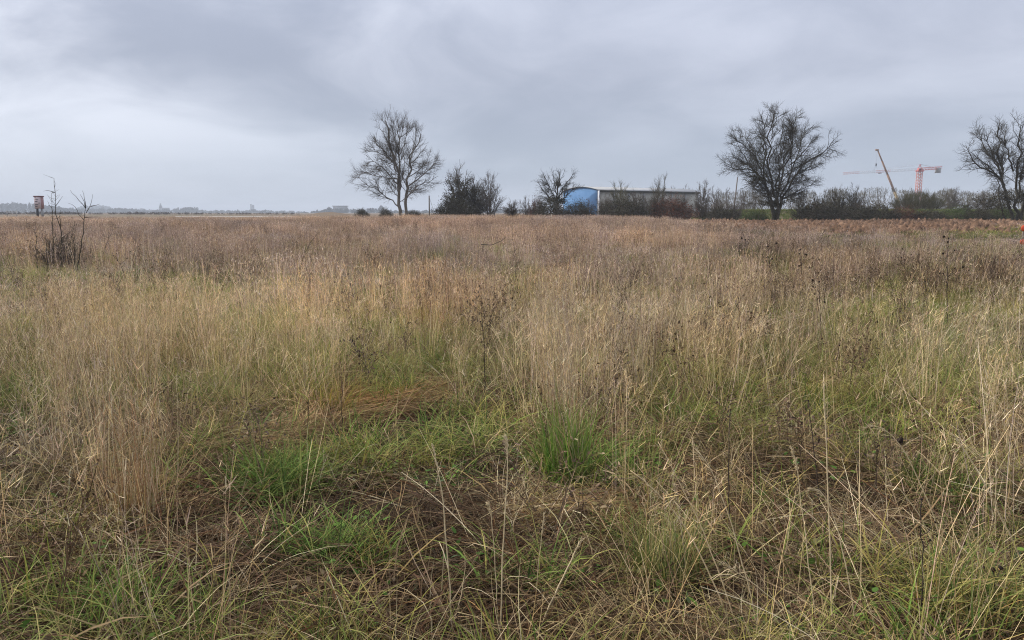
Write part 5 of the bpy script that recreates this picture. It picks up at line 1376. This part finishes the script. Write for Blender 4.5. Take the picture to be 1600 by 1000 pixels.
weed('dark stem with side shoots in the middle of the meadow right of centre', [(757, 640), (757, 560), (752, 490)], 6, 5, 0.004, spread=0.10, size=0.006)
weed('tall dark branched weed, tallest on the right of the meadow', [(1480, 520), (1480, 450), (1481, 378)], 7, 10, 0.006, spread=0.25, size=0.014)
weed('dark branched weed left of the tallest dark weed on the right', [(1255, 480), (1253, 430), (1252, 400)], 8, 8, 0.006, spread=0.25, size=0.016)
weed('dark weed with round heads below the broad dark tree', [(1206, 470), (1203, 420), (1200, 385)], 9, 9, 0.006, spread=0.28, size=0.018)
weed('dark weed with few heads below and left of the broad tree', [(1160, 440), (1162, 410), (1165, 374)], 10, 6, 0.006, spread=0.25, size=0.020)
weed('dark stiff weed in front of the dark patch on the right', [(1286, 560), (1282, 500), (1280, 440)], 11, 7, 0.005, spread=0.20, size=0.010)
weed('short dark bushy weed right of the dark patch', [(1450, 500), (1448, 470), (1446, 440)], 12, 14, 0.005, spread=0.25, size=0.012)
weed('thin dark weed leaning left in the right half of the meadow', [(1435, 470), (1420, 430), (1400, 400)], 13, 6, 0.006, spread=0.22, size=0.012)
weed('dark stem between the sheaf and the right half of the meadow', [(955, 640), (953, 590), (952, 520)], 14, 3, 0.0035, spread=0.08, size=0.006)
weed('dark leaning stem on the left below the saplings', [(205, 470), (195, 430), (180, 400)], 15, 5, 0.006, spread=0.2, size=0.01)
weed('dark short stem in the rusty tuft at the left', [(126, 860), (128, 800), (130, 755)], 16, 2, 0.0028, spread=0.05, size=0.004)
weed('dark brown stem in the flattened straw left of centre', [(484, 720), (482, 660), (483, 600)], 17, 2, 0.0028, spread=0.06, size=0.004)
weed('dark brown stem right of the flattened straw', [(535, 720), (534, 660), (533, 590)], 18, 2, 0.0028, spread=0.06, size=0.004)
def leaf_thing(name, label, a, b, w, mat, lift=0.05, z=None):
    A = ground_at(*a) if z is None else at(a[0], a[1], z); B = at(b[0], b[1], A[1] + 0.02)
    t = np.linspace(0, 1, 8); P = A + (B - A) * t[:, None]; P[:, 2] += lift * np.sin(pi * t)
    d = (B - A) / np.linalg.norm(B - A); s = np.cross(d, [0, -0.5, 0.86]); s /= np.linalg.norm(s)
    ww = w * np.sin(pi * np.clip(t * 0.93 + 0.05, 0, 1)) ** 0.7
    V = []
    for p, q in zip(P, ww): V += [p - s * q, p + np.array([0, 0, -q * 0.4]), p + s * q]
    Q = []
    for i in range(7):
        for j in range(2): Q.append((3 * i + j, 3 * i + j + 1, 3 * i + 4 + j, 3 * i + 3 + j))
    tag(MB().raw(V, Q).build(name, mat), label, 'leaf')
M_yleaf = noisy('yellow_green_leaf', (0.26, 0.32, 0.08), (0.38, 0.40, 0.14), 20.0, 0.6)
leaf_thing('broad_grass_blade', 'single broad yellow green blade lying near the bottom left', (284, 972), (213, 924), 0.009, M_yleaf)
leaf_thing('withered_leaf', 'small withered pink leaf among the grass in the lower right', (1430, 846), (1446, 834), 0.016, M_petal, 0.01)
M_pale_leaf = noisy('bleached_leaf', (0.42, 0.36, 0.25), (0.56, 0.50, 0.38), 20.0, 0.8)
for nm, a, b, lb in (('bleached_leaf', (197, 856), (221, 852), 'curled bleached leaf below the rusty tuft on the left'), ('bleached_leaf', (472, 716), (488, 706), 'pale bleached leaf tip on the green clump left of centre'), ('bleached_leaf', (905, 902), (918, 898), 'whitish leaf on the dark litter at bottom centre, left one'), ('bleached_leaf', (760, 965), (800, 967), 'long whitish dead leaf lying on the litter at bottom centre')):
    leaf_thing(nm, lb, a, b, 0.0045, M_pale_leaf, 0.015)

# tussocks: each a plant of its own
BRIGHT = [(0.11, 0.22, 0.035), (0.16, 0.28, 0.05), (0.08, 0.165, 0.03), (0.22, 0.32, 0.07)]
def tussock(name, label, u, v, n, spread, L, W, pal, tip, elev, bend, seed, stems=0, sL=(0.5, 0.9), spal=STRAW, lean=0.0):
    rg = np.random.RandomState(seed)
    f = ground_at(u, v); root = tag(empty(name, f), label, 'tussock')
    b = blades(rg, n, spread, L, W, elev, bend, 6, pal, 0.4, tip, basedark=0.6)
    o = tag(add('blades', make_mesh('blades', b[0], b[1], None, M_blade_single, b[2]), root), kind='stuff'); o.rotation_euler = (0, lean, 0)
    if stems:
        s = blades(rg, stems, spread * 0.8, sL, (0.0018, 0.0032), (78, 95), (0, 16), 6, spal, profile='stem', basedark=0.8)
        h = panicles(rg, s[3], 5, (0.03, 0.07), (0.002, 0.0035), spal)
        V, Q, C = merge([s, h])
        o = tag(add('seed_stems', make_mesh('seed_stems', V, Q, None, M_blade_single, C), root), kind='stuff'); o.rotation_euler = (0, lean, 0)
    return root
tussock('green_tussock', 'large bright green tussock with tan stems right of the picture centre', 890, 768, 300, 0.13, (0.35, 0.74), (0.005, 0.010), BRIGHT + STRAW[1:2], (0.40, 0.36, 0.12), (58, 93), (8, 75), 1, 60, (0.6, 0.95), STRAW + RUST[:1], -0.08)
tussock('green_tussock', 'small green clump at the right flank of the large bright tussock', 960, 745, 160, 0.14, (0.22, 0.45), (0.0035, 0.007), BRIGHT, (0.33, 0.33, 0.12), (50, 88), (20, 110), 2)
tussock('green_tussock', 'lush green clump left of centre below the flattened straw', 450, 772, 300, 0.20, (0.18, 0.42), (0.0035, 0.007), BRIGHT, (0.30, 0.34, 0.10), (40, 85), (30, 120), 3)
tussock('yellow_tussock', 'yellow green tuft with tan tips near the bottom right of centre', 1040, 925, 360, 0.14, (0.22, 0.50), (0.003, 0.006), YGREEN + GREEN[:2], (0.48, 0.38, 0.18), (55, 92), (10, 80), 4, 22, (0.35, 0.55))
tussock('rusty_tussock', 'upright rusty brown tuft on the left', 216, 835, 170, 0.13, (0.30, 0.60), (0.0020, 0.0038), RUST + STRAW[:3], (0.45, 0.30, 0.16), (72, 96), (0, 40), 5, 90, (0.5, 0.78), RUST + STRAW)
tussock('green_tussock', 'green clump in the bottom left corner', 165, 985, 260, 0.20, (0.18, 0.42), (0.004, 0.008), BRIGHT + YGREEN[:1], (0.38, 0.36, 0.12), (45, 88), (20, 110), 6)
tussock('green_tussock', 'low green clump left of the dark litter near the bottom centre', 535, 880, 260, 0.22, (0.16, 0.36), (0.0035, 0.007), BRIGHT, (0.34, 0.34, 0.13), (35, 80), (30, 120), 7)
tussock('yellow_tussock', 'yellow green tuft with orange blades in the bottom right corner', 1510, 980, 380, 0.20, (0.22, 0.52), (0.0035, 0.007), YGREEN + GREEN[:2] + [(0.42, 0.26, 0.08)], (0.45, 0.36, 0.14), (45, 90), (15, 95), 8)
tussock('yellow_tussock', 'yellow green tuft on the left below the saplings', 390, 660, 200, 0.14, (0.20, 0.44), (0.003, 0.006), YGREEN, (0.42, 0.36, 0.15), (50, 90), (15, 90), 9)
tussock('tan_tussock', 'orange tan upright tuft right of the sheaf', 1085, 560, 160, 0.14, (0.35, 0.65), (0.002, 0.004), STRAW + RUST[:2], (0.48, 0.34, 0.18), (72, 96), (0, 35), 10, 50, (0.5, 0.8))

tussock('straw_sheaf', 'tall pinkish sheaf of dry stems leaning left above the large green tussock', 893, 655, 60, 0.22, (0.3, 0.5), (0.002, 0.004), STRAW, (0.5, 0.38, 0.2), (60, 92), (5, 60), 11, 130, (0.85, 1.2), PINKISH + STRAW[:3], -0.13)
tussock('straw_sheaf', 'loose sheaf of dry stems right of the tall leaning sheaf', 985, 640, 60, 0.25, (0.3, 0.5), (0.002, 0.004), STRAW, (0.5, 0.38, 0.2), (60, 92), (5, 60), 12, 70, (0.7, 1.05), PINKISH + STRAW[:3], -0.08)

# ------------------------------------------------------------------ moist winter air over the fields
def haze():
    m, N, L = new_mat('moist_air'); N.clear()
    pv = N.new('ShaderNodeVolumePrincipled'); out = N.new('ShaderNodeOutputMaterial')
    pv.inputs['Color'].default_value = (0.86, 0.92, 1.0, 1); pv.inputs['Density'].default_value = HAZE
    pv.inputs['Anisotropy'].default_value = 0.0
    L.new(pv.outputs[0], out.inputs['Volume'])
    o = MB().box((0, 0, 23), (10800, 10800, 50)).build('haze', m)
    return tag(o, 'thin pale haze in the air over the fields', kind='stuff')
HAZE = 0.00038
haze()

#==END==
